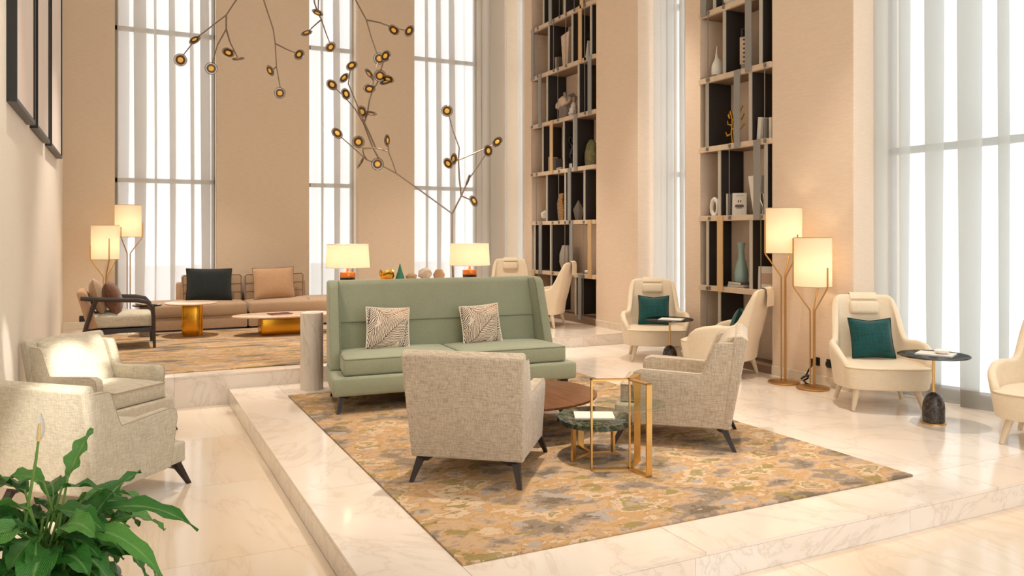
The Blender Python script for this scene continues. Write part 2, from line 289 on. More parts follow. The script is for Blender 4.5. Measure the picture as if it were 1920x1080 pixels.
def lathe(prof, n=24, bm=None, sx=1, sy=1, cx=0, cy=0):
    bm = bm or nb(); rings = []
    for r, z in prof:
        if r < 1e-5: rings.append([bm.verts.new((cx, cy, z))])
        else: rings.append([bm.verts.new((cx + r * sx * math.cos(2 * math.pi * k / n), cy + r * sy * math.sin(2 * math.pi * k / n), z)) for k in range(n)])
    for a, b in zip(rings, rings[1:]):
        for k in range(n):
            k2 = (k + 1) % n
            if len(a) == 1 and len(b) == 1: continue
            if len(a) == 1: bm.faces.new((a[0], b[k2], b[k]))
            elif len(b) == 1: bm.faces.new((a[k], a[k2], b[0]))
            else: bm.faces.new((a[k], a[k2], b[k2], b[k]))
    if len(rings[0]) > 1: bm.faces.new(rings[0][::-1])
    if len(rings[-1]) > 1: bm.faces.new(rings[-1])
    bmesh.ops.recalc_face_normals(bm, faces=list(bm.faces)); return bm
def frust(bm, top, bot, a, b, twist=0):
    """tapered square leg"""
    vs = []
    for c, s in ((bot, b), (top, a)):
        for k in range(4):
            an = math.pi / 4 + k * math.pi / 2 + twist; vs.append(bm.verts.new((c[0] + s * 1.414 * math.cos(an), c[1] + s * 1.414 * math.sin(an), c[2])))
    bm.faces.new(vs[:4][::-1]); bm.faces.new(vs[4:])
    for k in range(4): bm.faces.new((vs[k], vs[(k + 1) % 4], vs[4 + (k + 1) % 4], vs[4 + k]))
    return bm
def pillow(wd, ht, th, n=16, pinch=.05, sag=0.0):
    """throw cushion standing in the xz plane, thickness along y"""
    bm = nb(); G = {}
    for s in (1, -1):
        for i in range(n + 1):
            for j in range(n + 1):
                u, v = -1 + 2 * i / n, -1 + 2 * j / n
                edge = i in (0, n) or j in (0, n)
                if s == -1 and edge: G[s, i, j] = G[1, i, j]; continue
                t = ((1 - abs(u) ** 2.6) * (1 - abs(v) ** 2.6)) ** .55
                x = u * wd / 2 * (1 - pinch * (1 - v * v)); z = v * ht / 2 * (1 - pinch * (1 - u * u)) - sag * (1 - abs(u)) * (1 if v > .3 else 0)
                G[s, i, j] = bm.verts.new((x, s * t * th / 2, z))
        for i in range(n):
            for j in range(n):
                q = [G[s, i, j], G[s, i + 1, j], G[s, i + 1, j + 1], G[s, i, j + 1]]; bm.faces.new(q if s == -1 else q[::-1])
    return bm
def pillow_edge(wd, ht, pinch=.05, n=16, sag=0.0):
    P = []
    def f(u, v): return (u * wd / 2 * (1 - pinch * (1 - v * v)), 0, v * ht / 2 * (1 - pinch * (1 - u * u)) - sag * (1 - abs(u)) * (1 if v > .3 else 0))
    k = [-1 + 2 * i / n for i in range(n)]
    P += [f(a, -1) for a in k] + [f(1, a) for a in k] + [f(-a, 1) for a in k] + [f(-1, -a) for a in k]
    return P
def seatpad(x0, x1, y0, y1, z0, z1, r=.035, crown=.02, n=10):
    """boxed seat cushion: rounded edges and a crowned top"""
    bm = B(x0, x1, y0, y1, z0, z1)
    bmesh.ops.subdivide_edges(bm, edges=[e for e in bm.edges if abs(e.verts[0].co.z - e.verts[1].co.z) < 1e-6], cuts=n, use_grid_fill=True)
    ed = [e for e in bm.edges if len(e.link_faces) == 2 and e.calc_face_angle(0) > 1]
    bmesh.ops.bevel(bm, geom=ed, offset=r, segments=3, profile=.5, affect='EDGES', clamp_overlap=True)
    cx, cy, hx, hy = (x0 + x1) / 2, (y0 + y1) / 2, (x1 - x0) / 2, (y1 - y0) / 2; zm = (z0 + z1) / 2
    for v in bm.verts:
        u, t = min(1, abs(v.co.x - cx) / hx), min(1, abs(v.co.y - cy) / hy)
        if v.co.z > zm: v.co.z += crown * (1 - u ** 2.5) * (1 - t ** 2.5)
    return bm

# ------------------------------------------------------------------ the room
def slab_floor(parent_name, mat, base, z, rects, tw, td, thick=.02):
    """base solid plus separate stone slabs laid on it with recessed joints"""
    p = struct(obj(parent_name, base, 'joint', smooth=0)); g = .0015
    for (x0, x1, y0, y1) in rects:
        nx, ny = max(1, round((x1 - x0) / tw)), max(1, round((y1 - y0) / td)); dx, dy = (x1 - x0) / nx, (y1 - y0) / ny
        me = None
        for i in range(nx):
            for j in range(ny):
                if me is None:
                    o = obj('slab', B(-dx / 2 + g, dx / 2 - g, -dy / 2 + g, dy / 2 - g, -thick, 0), mat, p, (x0 + dx * (i + .5), y0 + dy * (j + .5), z), smooth=0); me = o.data
                else: obj('slab', None, mat, p, (x0 + dx * (i + .5), y0 + dy * (j + .5), z), data=me)
    return p
slab_floor('floor', 'marble_low', B(XL - .1, 7.4, -4, 8.75, LOW - .1, LOW - .004), LOW, [(XL, .99, 3.16, 8.65), (XL, 7.3, .4, 3.16), (XL, 7.3, -4, .4)], 1.8, 1.4)
d = slab_floor('floor_dais', 'marble', B(.99 + .012, 7.3, 3.16 + .012, 9.7, LOW - .05, -.004), 0, [(.99, 1.47, 3.16, 8.65), (1.47, 7.3, 3.16, 3.56), (1.47, 7.3, 3.56, 8.65), (3.0, 7.3, 8.65, 9.66)], 1.15, 1.75)
for i in range(4): obj('riser_slab', B(.99 + 1.58 * i + .001, .99 + 1.58 * (i + 1) - .001, 3.16, 3.18, LOW, -.021), 'marble_step', d, smooth=0)
for i in range(4): obj('riser_slab', B(.99, 1.01, 3.162 + 1.372 * i, 3.16 + 1.372 * (i + 1) - .001, LOW, -.021), 'marble_step', d, smooth=0)
p_ = slab_floor('floor_platform', 'marble', box(B(XL, 3.0, 8.65 + .012, 14.0, LOW - .05, PLAT - .004), 3.0, 7.3, 9.66 + .012, 14.0, -.05, PLAT - .004), PLAT, [(XL, 3.0, 8.65, 13.95), (3.0, 7.3, 9.66, 13.95)], 1.25, 1.35)
for i in range(3): obj('riser_slab', B(XL + 1.2633 * i + .001, XL + 1.2633 * (i + 1) - .001, 8.65, 8.67, LOW, PLAT - .021), 'marble_step', p_, smooth=0)
for i in range(3): obj('riser_slab', B(3.0 + 1.43 * i + .001, 3.0 + 1.43 * (i + 1) - .001, 9.66, 9.68, 0, PLAT - .021), 'marble_step', p_, smooth=0)
obj('riser_slab', B(2.99, 3.0, 8.67, 9.66, 0, PLAT - .021), 'marble_step', p_, smooth=0)

struct(obj('ceiling', B(XL - .2, 7.5, -4, 14.3, CEIL, CEIL + .15), 'ceiling', smooth=0))
struct(obj('wall_left', B(XL - .2, XL, -4, 14.2, LOW, CEIL), 'wall_left', smooth=0))
for a, b in ((XL, -.096), (1.391, 2.873), (3.724, 4.755)):
    struct(obj('wall_back', B(a, b, YB, 14.15, PLAT, CEIL), 'wall_back', smooth=0))
    struct(obj('baseboard_back', RB(a, b, YB - .015, YB, PLAT, PLAT + .1, .004, 1), 'skirting', smooth=0))
struct(obj('wall_back', B(6.128, 7.3, 13.98, 14.15, PLAT, CEIL), 'wall_back', smooth=0))
# right wall: piers and columns between window and shelf recesses
PIERS = [(12.745, 13.042, PLAT), (9.454, 10.569, PLAT), (8.083, 8.384, 0), (5.71, 6.828, 0), (.6, 2.1, LOW), (-4, -3.0, LOW)]
for a, b, z in PIERS:
    struct(obj('wall_right', B(XR, 7.35, a, b, z, CEIL), 'wall_right', smooth=0))
    struct(obj('baseboard_right', RB(XR - .015, XR, a, b, z, z + .1, .004, 1), 'skirting', smooth=0))
for a, b, z in ((10.569, 12.745, PLAT), (6.828, 8.083, 0)):
    struct(obj('wall_right', B(7.02, 7.35, a, b, z, CEIL), 'wall_right', smooth=0))
struct(obj('wall_outside', B(-6, 14, 17.5, 17.7, -.2, .95), 'parapet', smooth=0))

# windows: metal bars and panes, set deep in the recesses
def window(name, axis, a0, a1, at, z0, mull=()):
    bm = nb()
    def bar(u0, u1, q0, q1):
        if axis == 0: return B(u0, u1, at - .03, at + .03, q0, q1)
        return B(at - .03, at + .03, u0, u1, q0, q1)
    root = struct(obj(name, bar(a0, a1, z0, z0 + .09), 'frame', smooth=0))
    for zb in (2.45, 4.86): obj('transom', bar(a0, a1, zb - .035, zb + .035), 'frame', root, smooth=0)
    vs = [a0] + list(mull) + [a1]
    for i, u in enumerate(vs): obj('mullion', bar(u - .03 if i else u, u + .03 if i < len(vs) - 1 else u, z0 + .09, CEIL) if 0 < i < len(vs) - 1 else (bar(u, u + .05, z0 + .09, CEIL) if i == 0 else bar(u - .05, u, z0 + .09, CEIL)), 'frame', root, smooth=0)
    zs = [z0 + .09, 2.415, 4.825, CEIL]
    for i in range(len(vs) - 1):
        for k in range(3):
            q0 = zs[k] + (.07 if k else 0)
            pane = B(vs[i] + .03, vs[i + 1] - .03, at - .004, at + .004, q0, zs[k + 1]) if axis == 0 else B(at - .004, at + .004, vs[i] + .03, vs[i + 1] - .03, q0, zs[k + 1])
            obj('pane', pane, 'glass', root, smooth=0)
window('window_1', 0, -.096, 1.391, 14.08, PLAT); window('window_2', 0, 2.873, 3.724, 14.08, PLAT); window('window_3', 0, 4.755, 6.128, 14.08, PLAT)
window('window_4', 1, 13.042, 13.98, 7.2, PLAT); window('window_5', 1, 8.384, 9.454, 7.2, 0); window('window_6', 1, 2.1, 5.71, 7.2, 0, (3.9,)); window('window_7', 1, -3.0, .6, 7.2, LOW, (-1.2,))

def curtain(label, p0, p1, z0, z1, amp, wl, mat, seed, hem=True, loops=2.0):
    rnd = random.Random(seed); p0, p1 = Vector(p0), Vector(p1); L = (p1 - p0).length; tdir = (p1 - p0) / L; nrm = Vector((-tdir.y, tdir.x, 0))
    ph = []; u = 0; n = int(L / .012); phase = rnd.uniform(0, 6); cur = rnd.uniform(*wl); nxt = 0
    amps = []; ca = 1
    for i in range(n + 1):
        if phase > nxt: cur = rnd.uniform(*wl); nxt += math.pi * 2; ca = rnd.choice((.25, .6, .9, 1.2, 1.45))
        phase += 2 * math.pi * .012 / cur; ph.append(phase); amps.append(ca)
    for k in range(3): amps = [sum(amps[max(0, i - 5):i + 6]) / len(amps[max(0, i - 5):i + 6]) for i in range(n + 1)]
    def build(zs, off=0):
        bm = nb(); rows = []
        for z in zs:
            f = (z - z0) / (z1 - z0); row = []
            for i in range(n + 1):
                a = amp * amps[i] * (.85 + .25 * math.sin(2.2 * f + i * .004)); s = i / n * L + loops * a * math.sin(ph[i]) + .015 * math.sin(3 * f + i * .01)
                s = min(max(s, 0), L)
                q = p0 + tdir * s + nrm * (a * math.sin(ph[i] + .25 * math.sin(5 * f)) + off); row.append(bm.verts.new((q.x, q.y, z)))
            rows.append(row)
        for a, b in zip(rows, rows[1:]):
            for i in range(n): bm.faces.new((a[i], a[i + 1], b[i + 1], b[i]))
        return bm
    hz = z0 + .16
    o = obj('sheer_curtain', build([(hz if hem else z0) + (z1 - (hz if hem else z0)) * k / 14 for k in range(15)]), mat, smooth=80)
    tag(o, label, 'curtain', None)
    if hem: obj('hem', build([z0, z0 + .08, hz]), 'hem', o, smooth=80)
    return o
curtain('white sheer curtain over the tall window behind the two left floor lamps', (-.06, 13.88, 0), (1.36, 13.88, 0), PLAT + .01, 6.3, .05, (.16, .38), 'sheer', 3, hem=False)
curtain('narrow sheer curtain on the middle back window behind the left table lamp', (2.90, 13.88, 0), (3.70, 13.88, 0), PLAT + .01, 6.3, .05, (.16, .38), 'sheer', 8, hem=False)
curtain('sheer curtain over the back window behind the branching light sculpture', (4.79, 13.87, 0), (6.16, 13.87, 0), PLAT + .01, 6.3, .05, (.16, .34), 'sheer', 12, hem=False)
curtain('pale gathered curtain hanging in the far room corner behind the cream chair', (6.12, 13.84, 0), (6.72, 13.84, 0), PLAT + .01, 6.3, .05, (.2, .4), 'sheer_dense', 5, hem=False)
curtain('slim curtain in the corner beside the wider bookcase', (6.86, 13.74, 0), (6.86, 13.22, 0), PLAT + .01, 6.3, .045, (.16, .28), 'sheer_dense', 22, hem=False)
curtain('bluish sheer curtain in the slot between the two bookcases', (6.88, 9.43, 0), (6.88, 8.40, 0), .01, 6.3, .045, (.11, .24), 'sheer_slot', 31)
curtain('wide bluish sheer curtain beside the glass side table at right', (6.98, 5.69, 0), (6.98, 3.5, 0), .01, 6.3, .05, (.2, .42), 'sheer_cool', 41)
curtain('sheer curtain at the right picture edge behind the cut-off cream chair', (7.02, 3.46, 0), (7.02, 2.12, 0), .01, 6.3, .05, (.2, .4), 'sheer_cool', 44)

# ceiling downlights (real fixtures, above the picture) with their spots, then added sun-patch spots
def spot(parent, loc, target, watts, cone, colr, rad=.06, blend=.6):
    ld = bpy.data.lights.new('spot', 'SPOT'); ld.energy = watts; ld.spot_size = R(cone); ld.spot_blend = blend; ld.color = colr; ld.shadow_soft_size = rad
    lo = bpy.data.objects.new('spot', ld); col.objects.link(lo); lo.parent = parent; lo.location = loc
    lo.rotation_euler = (Vector(target)).to_track_quat('-Z', 'Y').to_euler(); return lo
k = 0
WHERE = ['over the rug', 'over the cream chairs', 'over the two left armchairs', 'behind the green sofa', 'over the window-slot chair', 'over the dark-framed armchair', 'over the far cream chairs', 'over the front step', 'over the right front floor']
for (x, y, wt, cone), wh in zip(DOWN, WHERE):
    t = thing('ceiling_downlight', 'round recessed ceiling downlight ' + wh, 'downlight', (x, y, CEIL), 0, 'ceiling downlights')
    obj('trim_ring', lathe([(.07, -.012), (.1, -.012), (.1, 0), (.07, 0), (.07, -.012)], 20), 'white', t)
    spot(t, (0, 0, -.02), (0, 0, -1), wt, cone, (1, .89, .76), .09)
for (p, q, wt, cone), wh in zip(SUN_PATCH, ('aimed at the far left armchair', 'aimed at the armchair wing', 'aimed at the left wall', 'aimed at the near left armchair')):
    t = thing('sun_patch_spot', 'small added spot imitating sunlight, ' + wh, 'spotlight', p, 0)
    obj('housing', lathe([(.05, -.06), (.05, .1), (.03, .1)], 16), 'white', t)
    spot(t, (0, 0, -.07), Vector(q) - Vector(p), wt, cone * 2, (1, .95, .85), .05, .7)

# framed prints on the left wall
for (y0, y1), wh in zip(((7.15, 8.62), (8.86, 10.30), (10.56, 12.35)), ('nearest of the three', 'middle one of the three', 'farthest of the three')):
    t = thing('framed_print', 'tall pale abstract print in a black frame, ' + wh + ', left wall', 'picture', (XL, (y0 + y1) / 2, 2.61)); h = (y1 - y0) / 2; f = .035; H = 2.6
    for nm, b in (('frame_bar', (0, .07, -h, h, 0, f)), ('frame_bar', (0, .07, -h, h, H - f, H)), ('frame_bar', (0, .07, -h, -h + f, f, H - f)), ('frame_bar', (0, .07, h - f, h, f, H - f))): obj(nm, B(*b), 'black', t, smooth=0)
    obj('print_panel', B(.0, .055, -h + f, h - f, f, H - f), 'art', t, smooth=0)
# sockets
def socket(label, loc, axis):
    t = thing('power_socket', label, 'socket', loc)
    if axis == 'y': obj('plate', RB(-.045, .045, -.012, 0, -.045, .045, .004, 2), 'socket', t); obj('rocker', B(-.012, .012, -.016, -.012, -.018, .018), 'blackgloss', t)
    else: obj('plate', RB(-.012, 0, -.045, .045, -.045, .045, .004, 2), 'socket', t); obj('rocker', B(-.016, -.012, -.012, .012, -.018, .018), 'blackgloss', t)
    return t
socket('black wall socket behind the dark-framed armchair', (-.53, YB, .31), 'y')
s1 = socket('black wall socket left of the shorter right floor lamp stem', (XR, 6.18, .24), 'x'); obj('plug', RB(-.06, -.012, -.03, .03, -.03, .03, .008, 2), 'blackgloss', s1)
s2 = socket('black wall socket right of the shorter right floor lamp stem', (XR, 6.0, .24), 'x'); obj('plug', RB(-.05, -.012, -.025, .025, -.025, .025, .008, 2), 'blackgloss', s2)
cb = T([(6.60, 6.18, .23), (6.56, 6.20, .16), (6.55, 6.24, .08), (6.52, 6.27, .05), (6.50, 6.22, .08), (6.53, 6.18, .10), (6.56, 6.22, .06), (6.54, 6.26, .03), (6.50, 6.18, .015), (6.47, 6.08, .012)], .011, 6)
tag(obj('power_cable', cb, 'socket'), 'black coiled lamp cable on the floor below the socket', 'cable')

# rugs
tag(obj('area_rug', RB(-1.605, 1.605, -2.23, 2.23, 0, .014, .005, 2), 'rug', loc=(3.075, 5.77, 0)), 'large camouflage-patterned tan rug under the green sofa and armchairs', 'rug')
tag(obj('area_rug', RB(-1.68, 1.68, -1.83, 1.83, 0, .014, .005, 2), 'rug2', loc=(1.08, 10.71, PLAT)), 'tan patterned rug on the raised platform under the beige sofa', 'rug')

# ------------------------------------------------------------------ upholstered armchairs (x forward, y left)
def armchair(label, loc, rz, fab):
    t = thing('armchair', label, 'armchair', loc, rz, 'square linen armchairs')
    obj('seat_base', RB(-.34, .44, -.335, .335, .155, .30, .02), fab, t)
    side = [(-.375, .16), (.25, .165), (.30, .50), (.285, .55), (.235, .572), (-.20, .553), (-.215, .565), (-.30, .765), (-.32, .785), (-.46, .79)]
    def fl(y, z): return y * (1 + .075 * max(0, z - .15) / .68)
    for s in (1, -1):
        bm = prism(side, 1, s * .285, s * .365)
        for v in bm.verts: v.co.y = fl(v.co.y, v.co.z)
        bev(bm, .016, 3); sp = obj('side_panel', bm, fab, t)
        obj('piping', T([(x, fl(s * .358, z), z) for x, z in side[1:10]], .005, 6), 'linen_edge', sp)
    bm = prism([(-.41, .155), (-.35, .155), (-.43, .80), (-.45, .845), (-.49, .855), (-.535, .82)], 1, -.368, .368)
    for v in bm.verts: v.co.y = fl(v.co.y, v.co.z)
    bev(bm, .014, 3); obj('back_panel', bm, fab, t)
    bm = prism([(-.30, .30), (-.20, .36), (-.21, .48), (-.345, .78), (-.395, .835), (-.46, .84)], 1, -.292, .292)
    for v in bm.verts: v.co.y = fl(v.co.y, v.co.z)
    bev(bm, .03, 3); obj('backrest', bm, fab, t)
    sc = obj('seat_cushion', seatpad(-.22, .405, -.28, .28, .30, .445, .03, .025), fab, t)
    for z in (.315, .435): obj('piping', T([(-.18, -.277, z), (.39, -.277, z), (.402, -.262, z), (.402, .262, z), (.39, .277, z), (-.18, .277, z)], .006, 6), 'linen_edge', sc)
    for sx in (1, -1):
        for sy in (1, -1):
            bm = nb(); x = .36 if sx > 0 else -.36; frust(bm, (x, sy * .31, .16), (x + sx * .08, sy * .355, 0), .026, .013)
            frust(bm, (x - sx * .01, sy * .27, .165), (x, sy * .29, .125), .06, .022); obj('leg', bm, 'darkleg', t, smooth=20)
    return t
armchair('oatmeal linen armchair seen from behind in the centre of the rug', (2.215, 4.965, .014), 51, 'linen')
armchair('oatmeal linen armchair in side view right of the brass-framed glass table', (3.905, 5.03, .014), 138, 'linen')
armchair('linen armchair in sunlight-paled colour seen from behind, next to the potted plant', (-.135, 5.95, LOW), 47, 'linen_pale_sunlit')
armchair('linen armchair in sunlight-paled colour with its front showing, against the left wall', (-.125, 7.79, LOW), -46, 'linen_pale_sunlit')

# ------------------------------------------------------------------ green high-back sofa (x along, y back)
t = thing('high_back_sofa', 'sage green high-back two-seat sofa with wings on dark legs', 'sofa', (2.865, 7.29, .014), -3.0)
base = obj('seat_base', RB(-1.2, 1.2, -.46, .44, .155, .325, .028), 'sage', t)
wing = [(-.08, .325), (.45, .325), (.465, 1.09), (.44, 1.13), (.20, 1.13), (.15, 1.09)]
for s in (1, -1):
    bm = prism(wing, 0, s * 1.085, s * 1.195); bev(bm, .03, 4); wg = obj('wing', bm, 'sage', t)
    obj('piping', T([(s * 1.088, y, z) for y, z in ((-.075, .34), (.145, 1.08), (.19, 1.125))], .005, 6), 'sage_edge', wg)
bm = prism([(.13, .40), (.42, .33), (.45, 1.10), (.43, 1.13), (.32, 1.13), (.285, 1.10), (.19, .74)], 0, -1.09, 1.09); bev(bm, .025, 3)
bk = obj('backrest', bm, 'sage', t)
obj('seam', T([(-1.08, .183, .74), (1.08, .183, .74)], .006, 6), 'sage_edge', bk)
for x in (-.36, .36): obj('seam', T([(x, .186, .735), (x, .128, .42)], .003, 6), 'sage_edge', bk)
for s in (-1, 1):
    x0, x1 = (-1.10, -.004) if s < 0 else (.004, 1.10)
    sc = obj('seat_cushion', seatpad(x0, x1, -.43, .2, .325, .485, .03, .03), 'sage', t)
    for z in (.342, .472): obj('piping', T([(x0 + .008, .1, z), (x0 + .008, -.41, z), (x0 + .022, -.424, z), (x1 - .022, -.424, z), (x1 - .008, -.41, z), (x1 - .008, .1, z)], .006, 6), 'sage_edge', sc)
for sx in (-1, 1):
    for sy in (-1, 1):
        bm = nb(); x, y = sx * 1.10, (-.36 if sy < 0 else .36); frust(bm, (x, y, .16), (x + sx * .045, y + sy * .05, 0), .03, .014); frust(bm, (x - sx * .02, y, .165), (x - sx * .01, y, .125), .07, .025); obj('leg', bm, 'darkleg', t, smooth=20)
def taper_x(o):
    for v in o.data.vertices: v.co.x *= 1 - .09 * (v.co.y + .46) / .92
    for c in o.children: taper_x(c)
for c in t.children: taper_x(c)
def throw(label, loc, rot, wd, ht, th, mat, edge=None, name='throw_pillow', group=None, pinch=.05, sag=0):
    o = obj(name, pillow(wd, ht, th, 16, pinch, sag), mat, loc=loc, rot=[R(a) for a in rot], smooth=60); tag(o, label, 'pillow', group)
    if edge: obj('piping', T(pillow_edge(wd, ht, pinch, 16, sag), .006, 6, True), edge, o)
    return o
throw('square palm-leaf print pillow at the left end of the green sofa', (2.27, 7.30, .70), (-14, 3, -4), .42, .40, .15, 'leafprint', 'page')
throw('square palm-leaf print pillow toward the right end of the green sofa', (3.22, 7.27, .695), (-14, -4, -8), .40, .39, .15, 'leafprint', 'page')

# ------------------------------------------------------------------ cream lounge chairs (x forward, y left)
def interp(tab, t):
    t = abs(t)
    for (a, va), (b, vb) in zip(tab, tab[1:]):
        if t <= b:
            f = (t - a) / (b - a); f = f * f * (3 - 2 * f) if isinstance(va, float) else f
            return va + (vb - va) * f if isinstance(va, float) else tuple(p + (q - p) * f for p, q in zip(va, vb))
    return tab[-1][1]
PLAN = [(0, (-.335, 0)), (.12, (-.335, .10)), (.25, (-.325, .19)), (.36, (-.30, .275)), (.42, (-.27, .30)), (.48, (-.21, .315)), (.55, (-.13, .35)), (.63, (-.05, .39)), (.74, (.06, .41)), (.88, (.20, .40)), (1.0, (.31, .355))]
HT = [(0, 1.0), (.31, .995), (.37, .98), (.41, .92), (.475, .61), (.52, .59), (.62, .60), (.74, .585), (.86, .555), (.94, .50), (1.0, .42)]
def lounge_shell():
    bm = nb(); N, K, th = 84, 12, .075; ts = [-1 + 2 * i / N for i in range(N + 1)]
    pl = [((interp(PLAN, t)[0]), math.copysign(interp(PLAN, t)[1], t) if t else 0) for t in ts]
    for _ in range(2): pl = [pl[0]] + [((pl[i - 1][0] + 2 * pl[i][0] + pl[i + 1][0]) / 4, (pl[i - 1][1] + 2 * pl[i][1] + pl[i + 1][1]) / 4) for i in range(1, N)] + [pl[-1]]
    def pt(i, z, off):
        x, y = pl[i]; a, b = pl[max(0, i - 1)], pl[min(N, i + 1)]; tx, ty = b[0] - a[0], b[1] - a[1]; l = math.hypot(tx, ty); nx, ny = ty / l, -tx / l
        # nx,ny points outwards
        if nx * (x - .1) + ny * y < 0: nx, ny = -nx, -ny
        wgt = 1 - min(1, max(0, (abs(ts[i]) - .40) / .20)); ln = .23 * max(0, z - .40) * wgt
        k = .90 + .10 * min(1, (z - .20) / .28)
        return ((x + nx * off) * k - ln, (y + ny * off) * k * (1 - .05 * max(0, z - .55) / .45), z)
    rows = []
    zt = [interp(HT, t) for t in ts]
    for _ in range(2): zt = [zt[0]] + [(zt[i - 1] + 2 * zt[i] + zt[i + 1]) / 4 for i in range(1, N)] + [zt[-1]]
    for i in range(N + 1):
        thi = th * (.55 if abs(ts[i]) < .35 else .8); c = []
        for k in range(K + 1): c.append(bm.verts.new(pt(i, .20 + (zt[i] - .03 - .20) * k / K, thi / 2)))
        for a in (45, 90, 135): c.append(bm.verts.new(pt(i, zt[i] - .03 + .03 * math.sin(R(a)), thi / 2 * math.cos(R(a)))))
        for k in range(K, -1, -1): c.append(bm.verts.new(pt(i, .20 + (zt[i] - .03 - .20) * k / K, -thi / 2)))
        rows.append(c)
    for a, b in zip(rows, rows[1:]):
        for k in range(len(a) - 1): bm.faces.new((a[k], a[k + 1], b[k + 1], b[k]))
        bm.faces.new((a[-1], a[0], b[0], b[-1]))
    bm.faces.new(rows[0]); bm.faces.new(rows[-1][::-1]); bmesh.ops.recalc_face_normals(bm, faces=list(bm.faces)); return bm
def lounge_seat():
    out = [(.445 - .0 - .36 * (abs(a) / 90) ** 2.6 * .42, .375 * math.sin(R(a)) if abs(a) < 90 else math.copysign(.375, a)) for a in range(-90, 91, 10)]
    out += [(.0, .372), (-.2, .32), (-.3, .12), (-.3, -.12), (-.2, -.32), (.0, -.372)]
    bm = prism(out, 2, .20, .405)
    for v in bm.verts:
        if v.co.z < .3: v.co.x *= .95; v.co.y *= .95
    top = [e for e in bm.edges if all(v.co.z > .4 for v in e.verts)] + [e for e in bm.edges if all(v.co.z < .21 for v in e.verts)]
    bmesh.ops.bevel(bm, geom=top, offset=.025, segments=3, profile=.5, affect='EDGES')
    return bm, out
def lounge(label, loc, rz):
    t = thing('lounge_chair', label, 'lounge chair', loc, rz, 'cream high-back lounge chairs')
    obj('shell', lounge_shell(), 'cream', t, smooth=50); bm, out = lounge_seat(); st = obj('seat', bm, 'cream', t, smooth=50)
    obj('piping', T([(x * .995, y * .99, .394) for x, y in out[:19]], .006, 6), 'cream_edge', st)
    for sx in (1, -1):
        for sy in (1, -1):
            x = .27 if sx > 0 else -.22; obj('leg', T([(x, sy * .25, .215), (x + sx * .02, sy * .27, .14), (x + sx * .055, sy * .305, 0)], [.032, .028, .018], 10), 'creamleg', t)
    hr = obj('headrest', bev(B(-.135, .135, -.032, .032, -.062, .062), .028, 4), 'cream', t, (-.405, 0, .87), (R(-12), 0, R(90)))
    st_ = []
    bm = nb(); pr = [(-.425, .955), (-.445, 1.0), (-.472, 1.012), (-.505, .995), (-.515, .93), (-.51, .80)]
    prev = None
    for x, z in pr:
        cur = [bm.verts.new((x, y, z)) for y in (-.125, .125)] + [bm.verts.new((x - .008, y, z + .004)) for y in (.125, -.125)]
        if prev:
            for k in range(4): bm.faces.new((prev[k], prev[(k + 1) % 4], cur[(k + 1) % 4], cur[k]))
        else: bm.faces.new(cur)
        prev = cur
    bm.faces.new(prev[::-1]); bmesh.ops.recalc_face_normals(bm, faces=list(bm.faces)); obj('headrest_strap', bm, 'cream', t, smooth=50)
    return t
L0 = lounge('cream lounge chair with teal pillow beside the smoked glass side table and wide curtain', (6.36, 5.19, 0), 236)
copytree(L0, (6.17, 8.40, 0), 238, 'cream lounge chair with teal pillow facing forward before the narrow curtain slot')
copytree(L0, (6.15, 7.05, 0), 120, 'cream lounge chair in side view before the narrower bookcase, partly behind the oatmeal armchair')
copytree(L0, (6.42, 3.62, 0), 200, 'cream lounge chair cut off by the right picture edge')
copytree(L0, (5.93, 11.0, PLAT), 135, 'cream lounge chair in profile before the wider bookcase on the platform')
copytree(L0, (6.02, 12.35, PLAT), 243, 'cream lounge chair in the far corner peeking over the green sofa')
def on_chair(loc, rz, dx, dz, label, tilt=-20, yaw=0):
    a = R(rz); p = (loc[0] + dx * math.cos(a), loc[1] + dx * math.sin(a), loc[2] + dz)
    return throw(label, p, (tilt, 0, rz + 90 + yaw), .40, .39, .15, 'teal', 'teal_edge', sag=.02, pinch=.06)
on_chair((6.36, 5.19, 0), 236, -.17, .60, 'teal velvet pillow on the cream chair next to the wide right curtain', yaw=4)
on_chair((6.17, 8.40, 0), 238, -.17, .60, 'teal velvet pillow on the cream chair before the curtain slot', yaw=-3)
on_chair((6.15, 7.05, 0), 120, -.17, .60, 'teal velvet pillow seen edge-on in the cream chair before the bookcase')

# ------------------------------------------------------------------ side tables with bell-shaped marble feet
def bell_table(label, loc):
    t = thing('side_table', label, 'side table', loc, 0, 'side tables with bell-shaped feet')
    obj('foot_ring', lathe([(0, 0), (.098, 0), (.098, .012), (.088, .016), (0, .016)], 28), 'brass', t)
    obj('foot', lathe([(0, .016), (.087, .016), (.087, .13), (.083, .17), (.072, .21), (.052, .243), (.025, .262), (0, .268)], 28), 'darkmarble', t)
    obj('stem', T([(0, 0, .262), (0, 0, .565)], .012, 12), 'brass', t)
    obj('top_collar', lathe([(0, .555), (.04, .56), (.04, .566), (0, .566)], 20), 'brass', t)
    obj('glass_top', lathe([(0, .566), (.272, .566), (.278, .571), (.278, .578), (.272, .582), (0, .582)], 40), 'smoke', t)
    return t
bell_table('round smoked glass side table with bell-shaped dark marble foot near the right curtain', (6.15, 4.46, 0))
bell_table('smoked glass side table with bell foot between two cream chairs, behind the oatmeal armchair', (5.89, 7.72, 0))
